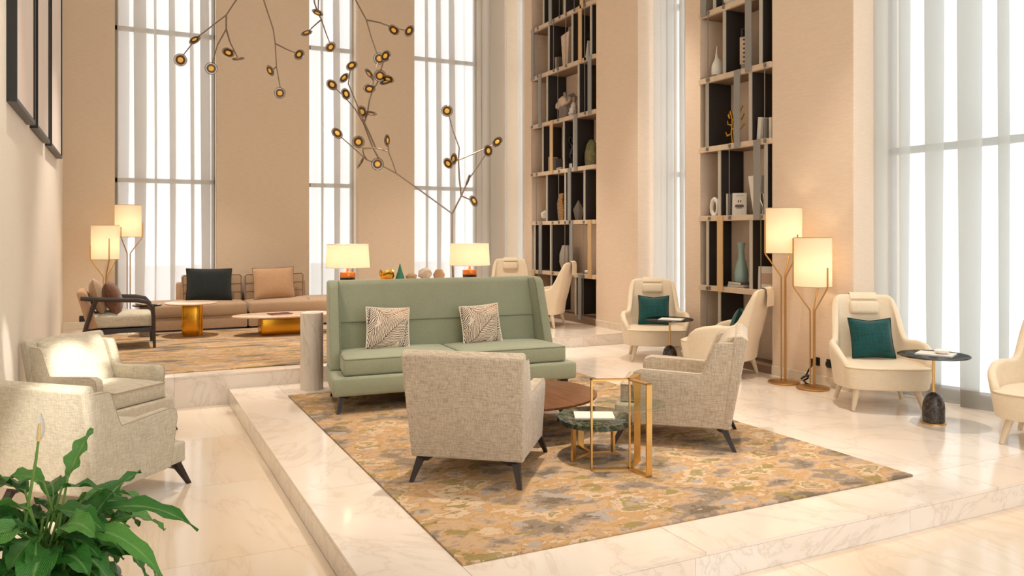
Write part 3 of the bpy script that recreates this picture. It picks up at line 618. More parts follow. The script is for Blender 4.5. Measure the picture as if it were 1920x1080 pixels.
def book(label, loc, rot, w_, d_, h_, cov, name='book', cat='book', page=True):
    t = thing(name, label, cat, loc); t.rotation_euler = [R(a) for a in rot]
    obj('cover', B(-w_ / 2, w_ / 2, -d_ / 2, d_ / 2, 0, .003), cov, t, smooth=0); obj('cover', B(-w_ / 2, w_ / 2, -d_ / 2, d_ / 2, h_ - .003, h_), cov, t, smooth=0)
    obj('spine', B(-w_ / 2, -w_ / 2 + .003, -d_ / 2, d_ / 2, .003, h_ - .003), cov, t, smooth=0)
    obj('pages', B(-w_ / 2 + .003, w_ / 2 - .004, -d_ / 2 + .004, d_ / 2 - .004, .003, h_ - .003), 'page', t, smooth=0); return t
book('magazine lying on the smoked glass table near the right curtain', (6.15, 4.44, .582), (0, 0, 25), .21, .28, .012, 'bookwhite', 'magazine', 'magazine')
tag(obj('ceramic_bowl', lathe([(.03, 0), (.05, .008), (.06, .028), (.045, .036), (.0, .04)], 20), 'white', loc=(6.17, 4.40, .594)), 'small white dish on the magazine near the right curtain', 'dish')
book('brochure on the smoked glass table between two cream chairs', (5.84, 7.62, .582), (0, 0, 40), .20, .27, .010, 'bookwhite', 'magazine', 'magazine')

# ------------------------------------------------------------------ centre tables on the big rug
t = thing('coffee_table', 'low walnut pebble-shaped coffee table behind the green marble table', 'coffee table', (2.93, 5.82, .014))
bm = lathe([(0, .262), (.56, .262), (.60, .268), (.60, .285), (.585, .290), (0, .290)], 48, sx=1.0, sy=1.06)
for v in bm.verts: v.co.x *= 1 + .10 * max(0, v.co.x) ; v.co.y *= 1 - .06 * v.co.x
obj('tabletop', bm, 'walnut', t)
for a in (90, 210, 330): obj('leg', T([(.28 * math.cos(R(a)), .28 * math.sin(R(a)), .262), (.40 * math.cos(R(a)), .40 * math.sin(R(a)), 0)], [.022, .014], 8), 'darkleg', t)
t = thing('marble_table', 'small green marble table with flat brass legs in front of the walnut table', 'side table', (3.03, 4.84, .014))
bm = lathe([(0, .245), (.25, .245), (.266, .25), (.266, .282), (.255, .287), (0, .287)], 40, sx=1, sy=1)
rr = random.Random(5); wob = [rr.uniform(-.012, .012) for _ in range(40)]
for v in bm.verts:
    r0 = math.hypot(v.co.x, v.co.y)
    if r0 > .1: k = int((math.atan2(v.co.y, v.co.x) / (2 * math.pi) % 1) * 40) % 40; v.co.x *= 1 + wob[k]; v.co.y *= 1 + wob[k]
bmesh.ops.transform(bm, matrix=Matrix.Rotation(R(-26), 4, 'Z') @ Matrix.Diagonal((1, 1.22, 1, 1)), verts=bm.verts)
obj('tabletop', bm, 'greenmarble', t)
for x, y, a in ((-.20, -.045, 30), (.05, .27, -20), (.17, .02, 80)):
    bm = B(-.022, .022, -.008, .008, 0, .245); obj('leg', bm, 'brass', t, (x, y, 0), (0, 0, R(a)), smooth=0)
bm = nb()
for (x0, y0), (x1, y1) in (((-.20, -.045), (.01, .06)), ((.05, .27), (.01, .06)), ((.17, .02), (.01, .06))):
    dx, dy = x1 - x0, y1 - y0; l = math.hypot(dx, dy); box(bm, 0, l, -.016, .016, 0, .008, Matrix.Translation((x0, y0, 0)) @ Matrix.Rotation(math.atan2(dy, dx), 4, 'Z'))
obj('base_bar', bm, 'brass', t, smooth=0)
book('pale magazine lying on the green marble table', (3.02, 4.83, .301), (0, 0, 62), .21, .28, .010, 'bookwhite', 'magazine', 'magazine')
t = thing('brass_frame_table', 'brass-framed drinks table with round clear glass shelf in front of the oatmeal armchair', 'side table', (3.07, 4.46, .014))
C0 = Vector((0, 0))
for ex, ey in ((-.245, .10), (.01, -.21), (.17, .15)):
    l = math.hypot(ex, ey); a = math.atan2(ey, ex); bm = nb(); H = .61; wd, tk = .022, .005
    box(bm, .0, l, -wd, wd, 0, tk * 2); box(bm, .0, l, -wd, wd, H - tk * 2, H); box(bm, l - tk * 2, l, -wd, wd, 0, H)
    obj('frame_loop', bm, 'brass', t, (0, 0, 0), (0, 0, a), smooth=0)
obj('centre_rod', T([(0, 0, 0), (0, 0, .61)], .007, 8), 'brass', t)
obj('glass_shelf', lathe([(0, .434), (.232, .434), (.236, .438), (.236, .444), (.232, .446), (0, .446)], 40), 'clear', t)

# console behind the sofa, with lamps and ornaments
t = thing('console_cabinet', 'tall slim walnut console standing behind the green sofa', 'console', (2.83, 8.16, 0))
obj('body', RB(-.86, .86, -.15, .15, .08, 1.075, .006, 2), 'walnut', t); obj('top_slab', RB(-.89, .89, -.17, .17, 1.075, 1.105, .006, 2), 'stonetop', t)
for x in (-.43, .0, .43): obj('door_gap', B(x - .003, x + .003, .149, .153, .1, 1.05), 'black', t, smooth=0)
for x in (-.8, .8): obj('plinth', B(x - .05, x + .05, -.13, .13, 0, .08), 'darkwood', t, smooth=0)
def bulb_light(parent, z, watts, rad=.04):
    ld = bpy.data.lights.new('bulb', 'POINT'); ld.energy = watts; ld.color = (1, .79, .52); ld.shadow_soft_size = rad
    lo = bpy.data.objects.new('bulb', ld); col.objects.link(lo); lo.parent = parent; lo.location = (0, 0, z); return lo
def drum(r0, r1, z0, z1, n=40, th=.002):
    return lathe([(r0, z0), (r1, z1), (r1 - th, z1), (r0 - th, z0), (r0, z0)], n)
def open_drum(r0, r1, z0, z1, n=40):
    bm = nb(); a = [bm.verts.new((r0 * math.cos(2 * math.pi * k / n), r0 * math.sin(2 * math.pi * k / n), z0)) for k in range(n)]; b = [bm.verts.new((r1 * math.cos(2 * math.pi * k / n), r1 * math.sin(2 * math.pi * k / n), z1)) for k in range(n)]
    for k in range(n): bm.faces.new((a[k], a[(k + 1) % n], b[(k + 1) % n], b[k]))
    return bm
def table_lamp(label, loc):
    t = thing('table_lamp', label, 'table lamp', loc, 0, 'amber-based table lamps')
    obj('base_plinth', lathe([(0, 0), (.076, 0), (.078, .004), (.078, .042), (0, .042)], 28), 'blackgloss', t)
    obj('amber_base', lathe([(0, .042), (.078, .042), (.080, .05), (.080, .088), (.076, .095), (.03, .098), (.014, .108), (.012, .135), (0, .135)], 28), 'amber', t)
    obj('stem', T([(0, 0, .135), (0, 0, .25)], .006, 8), 'brass', t); obj('bulb_globe', lathe([(0, .21), (.02, .22), (.03, .25), (.02, .28), (0, .29)], 14), 'bulb', t)
    sh = obj('shade', open_drum(.225, .212, .145, .385), 'shade', t, smooth=80)
    for r, z in ((.225, .146), (.212, .384)): obj('shade_rim', T([(r * math.cos(2 * math.pi * k / 40), r * math.sin(2 * math.pi * k / 40), z) for k in range(40)], .003, 5, True), 'white', sh)
    bulb_light(t, .25, LAMP_W * .55); return t
LAMP_W = 15
table_lamp('table lamp with amber base behind the left end of the green sofa', (2.10, 8.14, 1.105)); table_lamp('table lamp with amber base behind the right end of the green sofa', (3.47, 8.14, 1.105))
# ornaments on the console
bm = nb(); n = 28
rg = []
for k in range(n):
    a = 2 * math.pi * k / n; rg.append([bm.verts.new((r * math.cos(a) * 1.25, r * math.sin(a), z + .02 * math.sin(3 * a) * (i > 0))) for i, (r, z) in enumerate(((.025, 0), (.048, .015), (.066, .06), (.062, .095), (.054, .093), (.04, .03)))])
for k in range(n):
    for i in range(5): bm.faces.new((rg[k][i], rg[(k + 1) % n][i], rg[(k + 1) % n][i + 1], rg[k][i + 1]))
bm.faces.new([r_[0] for r_ in rg][::-1]); bm.faces.new([r_[5] for r_ in rg])
tag(obj('gold_bowl', bm, 'gold', loc=(2.53, 8.18, 1.105)), 'folded golden bowl on the console behind the sofa', 'bowl')
tag(obj('green_cone', lathe([(0, 0), (.05, 0), (.048, .02), (.022, .10), (.008, .155), (.004, .175), (0, .176)], 20), plain('green_glaze', '#1f7a58', .2), loc=(2.667, 8.15, 1.105)), 'slender green glazed cone beside the golden bowl', 'ornament')
def rock(r, seed, sx=1, sy=1, sz=1, n=2):
    bm = nb(); bmesh.ops.create_icosphere(bm, subdivisions=n, radius=r); q = random.Random(seed)
    for v in bm.verts: v.co *= q.uniform(.86, 1.1); v.co.x *= sx; v.co.y *= sy; v.co.z *= sz
    zm = min(v.co.z for v in bm.verts)
    for v in bm.verts: v.co.z -= zm
    return bm
tag(obj('coral_piece', rock(.048, 3, 1.3, 1, .8), 'tan', loc=(2.79, 8.14, 1.105)), 'small sandy coral lump on the console', 'ornament')
tag(obj('sea_shell', rock(.07, 9, 1.2, 1, .95), 'plaster', loc=(2.95, 8.15, 1.105)), 'pale speckled round shell on the console', 'ornament')
bm = nb(); tag(obj('seashell_fan', lathe([(0, 0), (.06, .0), (.07, .05), (.04, .10), (0, .112)], 12, sx=1, sy=.5), 'tan', loc=(3.115, 8.16, 1.105)), 'tan fan shell at the right of the console ornaments', 'ornament')
# marble pedestal
t = thing('marble_pedestal', 'slim round marble pedestal standing left of the green sofa', 'pedestal', (1.76, 8.27, 0))
obj('shaft', lathe([(0, 0), (.116, 0), (.116, .772), (.112, .78), (0, .78)], 40), 'pedestal', t); obj('top_inlay', lathe([(0, .78), (.105, .78), (.105, .786), (0, .786)], 40), 'white', t)

# ------------------------------------------------------------------ floor lamps: three bent rods around a drum shade
def floor_lamp(label, loc, zb, zt, rot, rods=(.36, .13, .22)):
    t = thing('floor_lamp', label, 'floor lamp', loc, rot, 'brass floor lamps')
    obj('base', lathe([(0, 0), (.16, 0), (.165, .004), (.165, .016), (.158, .020), (0, .020)], 40), 'brass_dk', t)
    zf = zb - .26; r = .185
    for k, up in enumerate(rods):
        a = R(120 * k); c, s = math.cos(a), math.sin(a)
        obj('rod', T([(.028 * c, .028 * s, .018), (.028 * c, .028 * s, zf), (.034 * c, .034 * s, zf + .02), (r * c + .008 * c, r * s + .008 * s, zb - .01), (r * c + .013 * c, r * s + .013 * s, zb + .01), (r * c + .013 * c, r * s + .013 * s, zb + up)], .008, 8), 'brass_dk', t)
    sh = obj('shade', open_drum(r, r, zb, zt), 'shade', t, smooth=80)
    for z in (zb + .001, zt - .001): obj('shade_rim', T([(r * math.cos(2 * math.pi * k / 40), r * math.sin(2 * math.pi * k / 40), z) for k in range(40)], .003, 5, True), 'brass_dk', sh)
    for k in range(3):
        a = R(120 * k); obj('spider_arm', T([(0, 0, zb), (r * math.cos(a), r * math.sin(a), zb)], .004, 6), 'brass_dk', sh)
    obj('bulb_globe', lathe([(0, zb + .12), (.02, zb + .14), (.035, zb + .2), (.02, zb + .25), (0, zb + .26)], 14), 'bulb', t)
    obj('lamp_holder', T([(0, 0, zb - .01), (0, 0, zb + .12)], .012, 8), 'brass_dk', t)
    bulb_light(t, zb + .2, LAMP_W); return t
floor_lamp('taller lit brass floor lamp before the right bookcase', (6.37, 6.37, 0), 1.39, 1.875, 148, (.36, .2, .13))
floor_lamp('shorter lit brass floor lamp beside the cream chair at right', (6.40, 6.00, 0), 1.055, 1.56, 148, (.50, .2, .15))
floor_lamp('shorter lit brass floor lamp behind the dark-framed armchair', (-.21, 12.86, PLAT + .014), 1.055, 1.545, 165, (.2, .30, .13))
floor_lamp('taller lit brass floor lamp before the left window curtain', (.09, 13.42, PLAT), 1.39, 1.875, 120, (.2, .15, .22))

# ------------------------------------------------------------------ platform seating group
t = thing('modular_sofa', 'low taupe modular sofa along the back wall on the platform', 'sofa', (0, 0, PLAT + .0))
for x0, x1 in ((.22, 1.715), (1.735, 3.55)):
    obj('plinth', B(x0 + .04, x1 - .04, 12.66, 13.5, 0, .03), 'black', t, smooth=0)
    obj('seat_base', RB(x0, x1, 12.6, 13.55, .03, .215, .02), 'taupe', t); st = obj('seat_cushion', seatpad(x0, x1, 12.58, 13.5, .215, .40, .04, .03), 'taupe', t)
    for x in ((x0 + x1) / 2, ): obj('seam', T([(x, 12.60, .42), (x, 13.4, .424)], .004, 6), 'taupe_edge', st)
for x0, x1 in ((.83, 1.70), (1.745, 2.66)):
    bc = obj('back_cushion', RB(x0, x1, 13.12, 13.4, .39, .80, .035, 3), 'taupe', t)
    for z in (.53, .66): obj('seam', T([(x0 + .01, 13.118, z), (x1 - .01, 13.118, z)], .005, 6), 'taupe_edge', bc)
    for x in (x0 + (x1 - x0) / 3, x0 + (x1 - x0) * 2 / 3): obj('seam', T([(x, 13.118, .42), (x, 13.118, .78)], .005, 6), 'taupe_edge', bc)
    obj('piping', T([(x0 + .02, 13.125, .40), (x0 + .006, 13.125, .77), (x0 + .03, 13.125, .798), (x1 - .03, 13.125, .798), (x1 - .006, 13.125, .77), (x1 - .02, 13.125, .40)], .006, 6), 'taupe_edge', bc)
obj('back_shell', RB(.76, 2.74, 13.36, 13.52, .2, .68, .03, 3), 'taupe', t)
throw('charcoal pillow on the left half of the taupe modular sofa', (1.20, 12.94, PLAT + .66), (-12, 1, -2), .66, .50, .18, 'blackcush', 'black')
throw('tan pillow on the right half of the taupe modular sofa', (2.16, 12.94, PLAT + .66), (-12, -1, 2), .64, .50, .18, 'tan', 'taupe_edge')
t = thing('round_table', 'round stone-topped table on a brass pedestal in front of the taupe sofa', 'table', (.87, 11.92, PLAT + .014))
bm = lathe([(0, 0), (.155, 0), (.155, .45), (0, .45)], 4); bmesh.ops.transform(bm, matrix=Matrix.Rotation(R(45 - 12), 4, 'Z') @ Matrix.Diagonal((1, 1, 1, 1)), verts=bm.verts); bev(bm, .03, 4)
obj('pedestal', bm, 'goldfoil', t); obj('pedestal', T([(.10, .06, 0), (.10, .06, .45)], .06, 20), 'goldfoil', t)
obj('tabletop', lathe([(0, .45), (.33, .45), (.345, .458), (.345, .466), (.335, .472), (0, .472)], 48), 'stonetop', t)
t = thing('oblong_table', 'low oblong stone-topped table on a brass box base near the green sofa', 'table', (2.10, 11.62, PLAT + .014))
bm = B(-.36, .36, -.16, .16, 0, .255); bev(bm, .03, 3); obj('base', bm, 'goldfoil', t)
obj('tabletop', lathe([(0, .255), (.71, .255), (.73, .262), (.73, .276), (.715, .283), (0, .283)], 56, sx=1, sy=.48), 'stonetop', t)
bk_ = book('dark red magazine on the oblong brass-based table', (2.02, 11.60, PLAT + .297), (0, 0, 12), .30, .22, .012, plain('cover_red', '#6a2a22', .5), 'magazine', 'magazine')
book('pale magazine on the right end of the oblong brass-based table', (2.52, 11.62, PLAT + .297), (0, 0, -8), .24, .2, .01, 'bookwhite', 'magazine', 'magazine')
t = thing('round_stool_table', 'small dark round table tucked between the dark-framed armchair and taupe sofa', 'side table', (.32, 12.17, PLAT + .014))
obj('tabletop', lathe([(0, .42), (.185, .42), (.19, .426), (.19, .44), (0, .445)], 36), 'blackgloss', t); obj('column', lathe([(0, 0), (.10, 0), (.10, .42), (0, .42)], 28), 'stonegrey', t)
book('pale brochure on the small dark round table', (.31, 12.16, PLAT + .459), (0, 0, 20), .2, .26, .012, 'bookpink', 'magazine', 'magazine')
# dark-framed armchair facing right (x forward)
t = thing('wood_armchair', 'armchair with curved dark wood arms and beige cushions on the platform', 'armchair', (-.05, 11.22, PLAT + .014), 1)
obj('seat_cushion', seatpad(-.33, .40, -.30, .30, .265, .43, .04, .03), 'linen_pale_sunlit', t)
bm = prism([(-.32, .25), (-.20, .27), (-.33, .70), (-.38, .74), (-.45, .72)], 1, -.31, .31); bev(bm, .03, 3); obj('backrest', bm, 'tan', t)
obj('seat_rail', B(-.34, .38, -.31, .31, .20, .255), 'darkwood', t, smooth=0)
for s in (1, -1):
    y = s * .355
    obj('arm', T([(-.40, y, .645), (-.30, y, .635), (-.05, y, .615), (.22, y, .60), (.33, y, .575), (.385, y, .51), (.40, y, .40), (.405, y, .20), (.412, y, 0)], [.024, .028, .028, .028, .028, .026, .025, .022, .017], 8), 'darkwood', t)
    obj('leg', T([(-.24, y, .62), (-.33, y, .33), (-.42, y, 0)], [.028, .024, .017], 8), 'darkwood', t)
throw('beige pillow leaning on the back of the dark-framed armchair', (-.27, 11.20, PLAT + .66), (-14, 0, 92), .50, .46, .17, 'taupe')
throw('brown velvet pillow in front of the beige one on the dark-framed armchair', (-.10, 11.15, PLAT + .64), (-18, 0, 86), .44, .42, .20, 'brownvel')

# ------------------------------------------------------------------ bookcases set in the right wall (front plane x = XR, y runs toward the camera)
def bookcase(label, y0, y1, zf, levels, bays, top):
    """y0 > y1; bays: list of (z0, z1, dividers, straps, rods)"""
    t = thing('bookcase', label, 'bookcase', (XR, (y0 + y1) / 2, zf)); yc = (y0 + y1) / 2
    def L(y): return y - yc
    for z in levels:
        s = obj('shelf', B(.02, .36, L(y1) + .003, L(y0) - .003, z - .03 - zf, z + .028 - zf), 'shelfdark', t, smooth=0)
        obj('shelf_edge', RB(-.03, .02, L(y1) + .003, L(y0) - .003, z - .033 - zf, z + .033 - zf, .004, 2), 'shelfwood', s, smooth=0)
    for z0, z1, dv, st, rd in bays:
        a, b = z0 + .03 - zf, z1 - .03 - zf
        for y in dv:
            o = obj('divider', B(.0, .36, L(y) - .02, L(y) + .02, a, b), 'divblack', t, smooth=0); obj('divider_edge', B(-.012, .0, L(y) - .024, L(y) + .024, a, b), 'divedge', o, smooth=0)
        for y, m in st: obj('strap', RB(-.05, -.032, L(y) - .05, L(y) + .05, a - .06, b + .06, .003, 1), m, t, smooth=0)
        for y in rd:
            r = obj('rod', T([(-.045, L(y), a - .05), (-.045, L(y), b + .05)], .0055, 6), 'steel', t)
            for z in (a - .03, b + .03): obj('clip', B(-.055, -.03, L(y) - .012, L(y) + .012, z - .02, z + .02), 'steel', r, smooth=0)
    obj('plinth', B(-.02, .3, L(y1) + .003, L(y0) - .003, 0, .09), 'shelfdark', t, smooth=0)
    return t
g_, o_ = 'strapgrey', 'strapgold'
LV1 = [.92, 1.785, 2.65, 3.51, 4.375, 5.235, 6.1]
bookcase('wider tall open bookcase at the back right, behind the profile cream chair', 12.745, 10.569, PLAT, LV1, [
    (5.235, 6.1, [12.28, 11.54], [(11.98, g_), (10.94, o_)], [11.66, 11.17]), (4.375, 5.235, [12.09, 11.29, 10.71], [(12.63, g_), (10.99, o_)], [12.44, 11.86, 11.44, 10.84]),
    (3.51, 4.375, [12.15, 11.09], [(12.36, g_), (10.7, g_)], [11.71, 10.84]), (2.65, 3.51, [12.31, 11.57, 11.24], [(11.94, o_), (11.13, g_)], [12.66]),
    (1.785, 2.65, [12.16, 11.52, 10.91], [(11.33, g_)], [12.48, 11.68]), (.92, 1.785, [12.61, 12.02], [(12.34, g_), (11.27, g_), (10.7, o_)], [11.9, 11.47, 10.88]),
    (.25, .92, [11.18, 12.0], [(12.61, o_), (11.0, g_)], [12.38, 10.89])], 6.1)
LV2 = [.915, 1.79, 2.66, 3.53, 4.37, 5.235, 6.1]
bookcase('narrower tall open bookcase behind the right floor lamps', 8.083, 6.828, 0, LV2, [
    (4.37, 5.235, [7.8], [(7.97, g_), (7.15, o_)], [7.6]), (3.53, 4.37, [7.62, 7.0], [(7.17, g_)], [7.88]), (2.66, 3.53, [7.94, 7.17], [(7.36, g_)], [7.90, 6.9]),
    (1.79, 2.66, [7.71, 6.92], [(7.03, g_)], [7.49]), (.915, 1.79, [7.93, 7.16], [(7.66, o_)], [7.86, 6.96]), (.09, .915, [7.71], [], [7.9])], 6.1)

# ------------------------------------------------------------------ things on the shelves (shelf tops)
S1 = [z + .033 for z in LV1]; S2 = [z + .033 for z in LV2]; WB, NB = 'of the wider bookcase', 'of the narrower bookcase'
def standing(label, x, y, z, h, th, dp, cov, lean=0, rz=0):
    """book on end: spine toward the room"""
    t = thing('book', label, 'book', (x, y, z)); t.rotation_euler = (R(lean), 0, R(rz))
    obj('cover', B(-dp / 2, dp / 2, -th / 2, -th / 2 + .003, 0, h), cov, t, smooth=0); obj('cover', B(-dp / 2, dp / 2, th / 2 - .003, th / 2, 0, h), cov, t, smooth=0)
    obj('spine', B(-dp / 2 - .003, -dp / 2, -th / 2, th / 2, 0, h), cov, t, smooth=0); obj('pages', B(-dp / 2, dp / 2 - .006, -th / 2 + .003, th / 2 - .003, .004, h - .004), 'page', t, smooth=0); return t
# wider bookcase, from the top
standing('leftmost thin book on the second visible shelf ' + WB, 6.82, 12.0, S1[4], .24, .05, .17, 'bookpink', -4)
standing('brown spined book right of the thin book ' + WB, 6.82, 11.93, S1[4], .23, .06, .17, 'bookgrey', 0)
tag(obj('tall_vase', prism([(-.075, .0), (.075, .0), (.14, .56), (-.14, .60)], 0, -.06, .06), 'plaster', loc=(6.80, 11.70, S1[4])), 'tall flared plaster vase beside the books high in the wider bookcase', 'vase')
tag(obj('fin_sculpture', prism([(-.06, 0), (.06, 0), (-.02, .30)], 0, -.03, .03), 'white', loc=(6.76, 10.98, S1[4])), 'white pointed fin ornament high at the right side of the wider bookcase', 'ornament')
t = thing('animal_head', 'carved stone animal head on a grey block in the wider bookcase', 'sculpture', (6.80, 11.80, S1[3]))
obj('block', RB(-.07, .07, -.15, .10, 0, .22, .008, 2), 'stonegrey', t)
bm = rock(.11, 4, .9, 1.55, .95); obj('skull', bm, 'plaster', t, (0, .0, .22)); obj('muzzle', rock(.075, 6, .9, 1.2, .9), 'plaster', t, (-.02, .17, .19))
for s in (1, -1): obj('horn', T([(s * .03, -.06, .38), (s * .08, -.13, .42), (s * .10, -.19, .36), (s * .08, -.20, .28)], [.035, .03, .022, .01], 8), 'stonegrey', t)
tag(obj('conch_shell', lathe([(0, 0), (.05, .01), (.075, .06), (.055, .10), (.065, .13), (.04, .18), (.045, .20), (.02, .25), (0, .28)], 14), 'white', loc=(6.76, 11.50, S1[3]), rot=(0, R(8), 0)), 'white spiralled shell beside the stone animal head', 'shell')
standing('pale thin book on the middle left of the wider bookcase', 6.80, 12.22, S1[2], .26, .04, .17, 'bookpink'); 
standing('left one of two grey books behind the champagne strap of the wider bookcase', 6.80, 12.08, S1[2], .21, .07, .17, 'bookgrey'); standing('right one of two grey books behind the champagne strap of the wider bookcase', 6.80, 12.00, S1[2], .21, .06, .17, 'bookgrey')
t = thing('curl_sculpture', 'black looping figure sculpture on the middle shelf of the wider bookcase', 'sculpture', (6.73, 11.46, S1[2]))
obj('foot', lathe([(0, 0), (.05, 0), (.05, .08), (0, .08)], 16), 'silver', t)
obj('loop', T([(0, 0, .08), (0, -.03, .16), (0, .05, .22), (0, .0, .30), (0, -.05, .36), (0, .05, .42), (0, .07, .48), (0, .02, .54), (0, -.04, .50), (0, -.02, .44)], [.03, .035, .035, .025, .03, .03, .03, .026, .022, .014], 8), 'blackgloss', t)
tag(obj('silver_dish', lathe([(0, 0), (.09, .005), (.11, .03), (.10, .04), (0, .02)], 20), 'silver', loc=(6.74, 11.80, S1[2])), 'small silver dish in front of the black looping sculpture', 'dish')
tag(obj('green_dome', lathe([(0, 0), (.13, 0), (.15, .10), (.145, .22), (.11, .35), (.06, .42), (.0, .45)], 20, sy=1, sx=.6), 'greenstone', loc=(6.80, 10.96, S1[2])), 'mottled green dome-shaped stone at the right of the wider bookcase', 'stone')
tag(obj('faceted_stone', rock(.085, 12, 1, 1, 1.2, 1), 'white', loc=(6.80, 12.52, S1[1] + 0), smooth=0), 'white faceted stone at the left of the wider bookcase', 'stone')
tag(obj('tiger_vase', prism([(-.09, 0), (.07, 0), (.11, .20), (.12, .30), (.05, .46), (-.10, .47), (-.06, .34), (-.11, .2)], 0, -.05, .05), 'tiger', loc=(6.78, 11.84, S1[1])), 'gold and black tiger-striped vase in the wider bookcase', 'vase')
bm = lathe([(0, 0), (.06, 0), (.10, .18), (.0, .34)], 6); tag(obj('crystal_vase', bm, 'ribgrey', loc=(6.80, 11.36, S1[1]), smooth=0), 'pale faceted crystal-shaped ornament right of the tiger vase', 'ornament')
tag(obj('silver_tray', lathe([(0, 0), (.09, .0), (.10, .015), (.0, .012)], 24), 'silver', loc=(6.74, 11.66, S1[1])), 'flat silver tray beside the crystal-shaped ornament', 'tray')
t = thing('photo_frame', 'dark thin picture frame leaning on the lower shelf of the wider bookcase', 'frame', (6.80, 12.18, S1[0])); t.rotation_euler = (R(8), 0, 0)
for b in ((-.1, .1, -.006, .006, 0, .02), (-.1, .1, -.006, .006, .42, .44), (-.1, -.08, -.006, .006, .02, .42), (.08, .1, -.006, .006, .02, .42)): obj('frame_bar', B(*b), 'black', t, smooth=0)
obj('picture', B(-.08, .08, -.003, .003, .02, .42), 'bookgrey', t, smooth=0)
bm = lathe([(0, 0), (.08, 0), (.13, .16), (.125, .30), (.09, .42), (.08, .45), (0, .45)], 22)
for i, v in enumerate(bm.verts):
    if i % 2: v.co.x *= .93; v.co.y *= .93
tag(obj('ribbed_vase', bm, 'ribgrey', loc=(6.80, 11.74, S1[0]), smooth=20), 'ribbed grey vase behind the profile cream chair', 'vase')
tag(obj('silver_figurine', T([(0, 0, 0), (0, .02, .10), (0, -.03, .18), (0, .03, .25), (0, -.02, .32), (0, .04, .38)], [.05, .04, .045, .03, .035, .015], 8), 'silver', loc=(6.76, 11.52, S1[0])), 'small twisted silver figurine right of the ribbed vase', 'figurine')
tag(obj('scroll_roll', T([(0, -.1, .03), (0, .1, .03)], .03, 10), 'page', loc=(6.74, 10.92, S1[0])), 'rolled pale scroll at the right end of the low shelf', 'scroll')
# narrower bookcase
tag(obj('display_tray', RB(-.12, .12, -.12, .15, 0, .02, .004, 1), 'shelfdark', loc=(6.74, 7.90, S2[3])), 'small dark tray under the white pear ornament', 'tray')
tag(obj('pear_sculpture', T([(0, 0, 0), (0, 0, .06), (0, .005, .14), (0, .01, .19), (0, .025, .24), (0, .03, .30), (0, .02, .39)], [.078, .085, .078, .055, .022, .012, .006], 16), 'white', loc=(6.76, 7.87, S2[3] + .02)), 'white pear ornament with a long stalk high in the narrower bookcase', 'ornament')
t = thing('tower_sculpture', 'perforated white tower block on a stand in the narrower bookcase', 'sculpture', (6.80, 7.43, S2[3]), 30)
obj('foot', B(-.04, .04, -.04, .04, 0, .09), 'strapgrey', t, smooth=0); obj('slab', RB(-.04, .04, -.055, .055, .09, .42, .006, 2), 'plaster', t)
for k in range(6): obj('hole', T([(-.043, 0, .12 + k * .053), (-.035, 0, .12 + k * .053)], .013, 10), 'black', t)
bm = nb(); [box(bm, *b) for b in ((-.02, .02, -.05, -.03, .42, .53), (-.02, .02, .03, .05, .42, .53), (-.02, .02, -.03, .03, .51, .53), (-.02, .02, -.03, .03, .42, .44))]; obj('handle', bm, 'blackgloss', t, smooth=0)
tag(obj('white_bowl', lathe([(.04, 0), (.08, .03), (.11, .09), (.10, .09), (0, .03)], 20), 'white', loc=(6.76, 7.62, S2[4])), 'white bowl on the topmost visible shelf of the narrower bookcase', 'bowl')
t = thing('coral_sculpture', 'gold branching coral sculpture in the narrower bookcase', 'sculpture', (6.76, 7.60, S2[2]))
obj('base', lathe([(0, 0), (.05, 0), (.05, .02), (0, .02)], 16), 'gold', t); obj('branch', T([(0, 0, .02), (0, .02, .16), (0, .0, .30), (0, .04, .42), (0, .08, .38), (0, .06, .33)], [.014, .018, .016, .016, .014, .01], 8), 'gold', t)
for pts in ([(0, .02, .14), (0, .10, .12), (0, .13, .17)], [(0, .01, .24), (0, .09, .26), (0, .10, .31)], [(0, 0, .30), (0, -.10, .36), (0, -.17, .46)], [(0, -.06, .34), (0, -.15, .30), (0, -.2, .36)], [(0, .01, .2), (0, -.12, .18), (0, -.2, .23)]): obj('branch', T(pts, [.014, .012, .008], 8), 'gold', t)
standing('tilted white book, left of the pair on the third shelf ' + NB, 6.78, 7.10, S2[2], .27, .055, .16, 'bookwhite', 5); standing('grey book beside the tilted white book ' + NB, 6.80, 7.0, S2[2], .24, .05, .16, 'bookgrey'); standing('white book at the right end of the third shelf ' + NB, 6.80, 6.93, S2[2], .25, .04, .16, 'bookwhite')
tag(obj('ring_sculpture', T([(0, .06 * math.cos(R(a)), .11 + .105 * math.sin(R(a))) for a in range(0, 360, 20)], .028, 8, True), 'white', loc=(6.76, 7.93, S2[1])), 'white ring ornament at the left of the narrower bookcase', 'ornament')
standing('thin white book beside the patterned cover ' + NB, 6.80, 7.655, S2[1], .27, .03, .17, 'bookwhite'); standing('thin dark book between white ones ' + NB, 6.80, 7.62, S2[1], .27, .02, .17, 'bookgrey')
t = thing('cover_book', 'white book shown face-on with a small dark emblem on its cover', 'book', (6.76, 7.49, S2[1])); t.rotation_euler = (0, R(6), R(38))
obj('cover', B(0, .003, -.085, .085, 0, .275), 'bookwhite', t, smooth=0); obj('pages', B(.003, .03, -.082, .082, .003, .272), 'page', t, smooth=0); obj('cover', B(.03, .033, -.085, .085, 0, .275), 'bookwhite', t, smooth=0)
bm = nb(); [box(bm, -.001, 0, a, b, c, d_) for a, b, c, d_ in ((-.05, .05, .115, .13), (-.055, .055, .10, .112), (-.035, .035, .085, .096), (-.02, -.008, .16, .185), (.006, .018, .16, .185), (-.045, .045, .24, .243))]; obj('emblem', bm, 'ink', t, smooth=0)
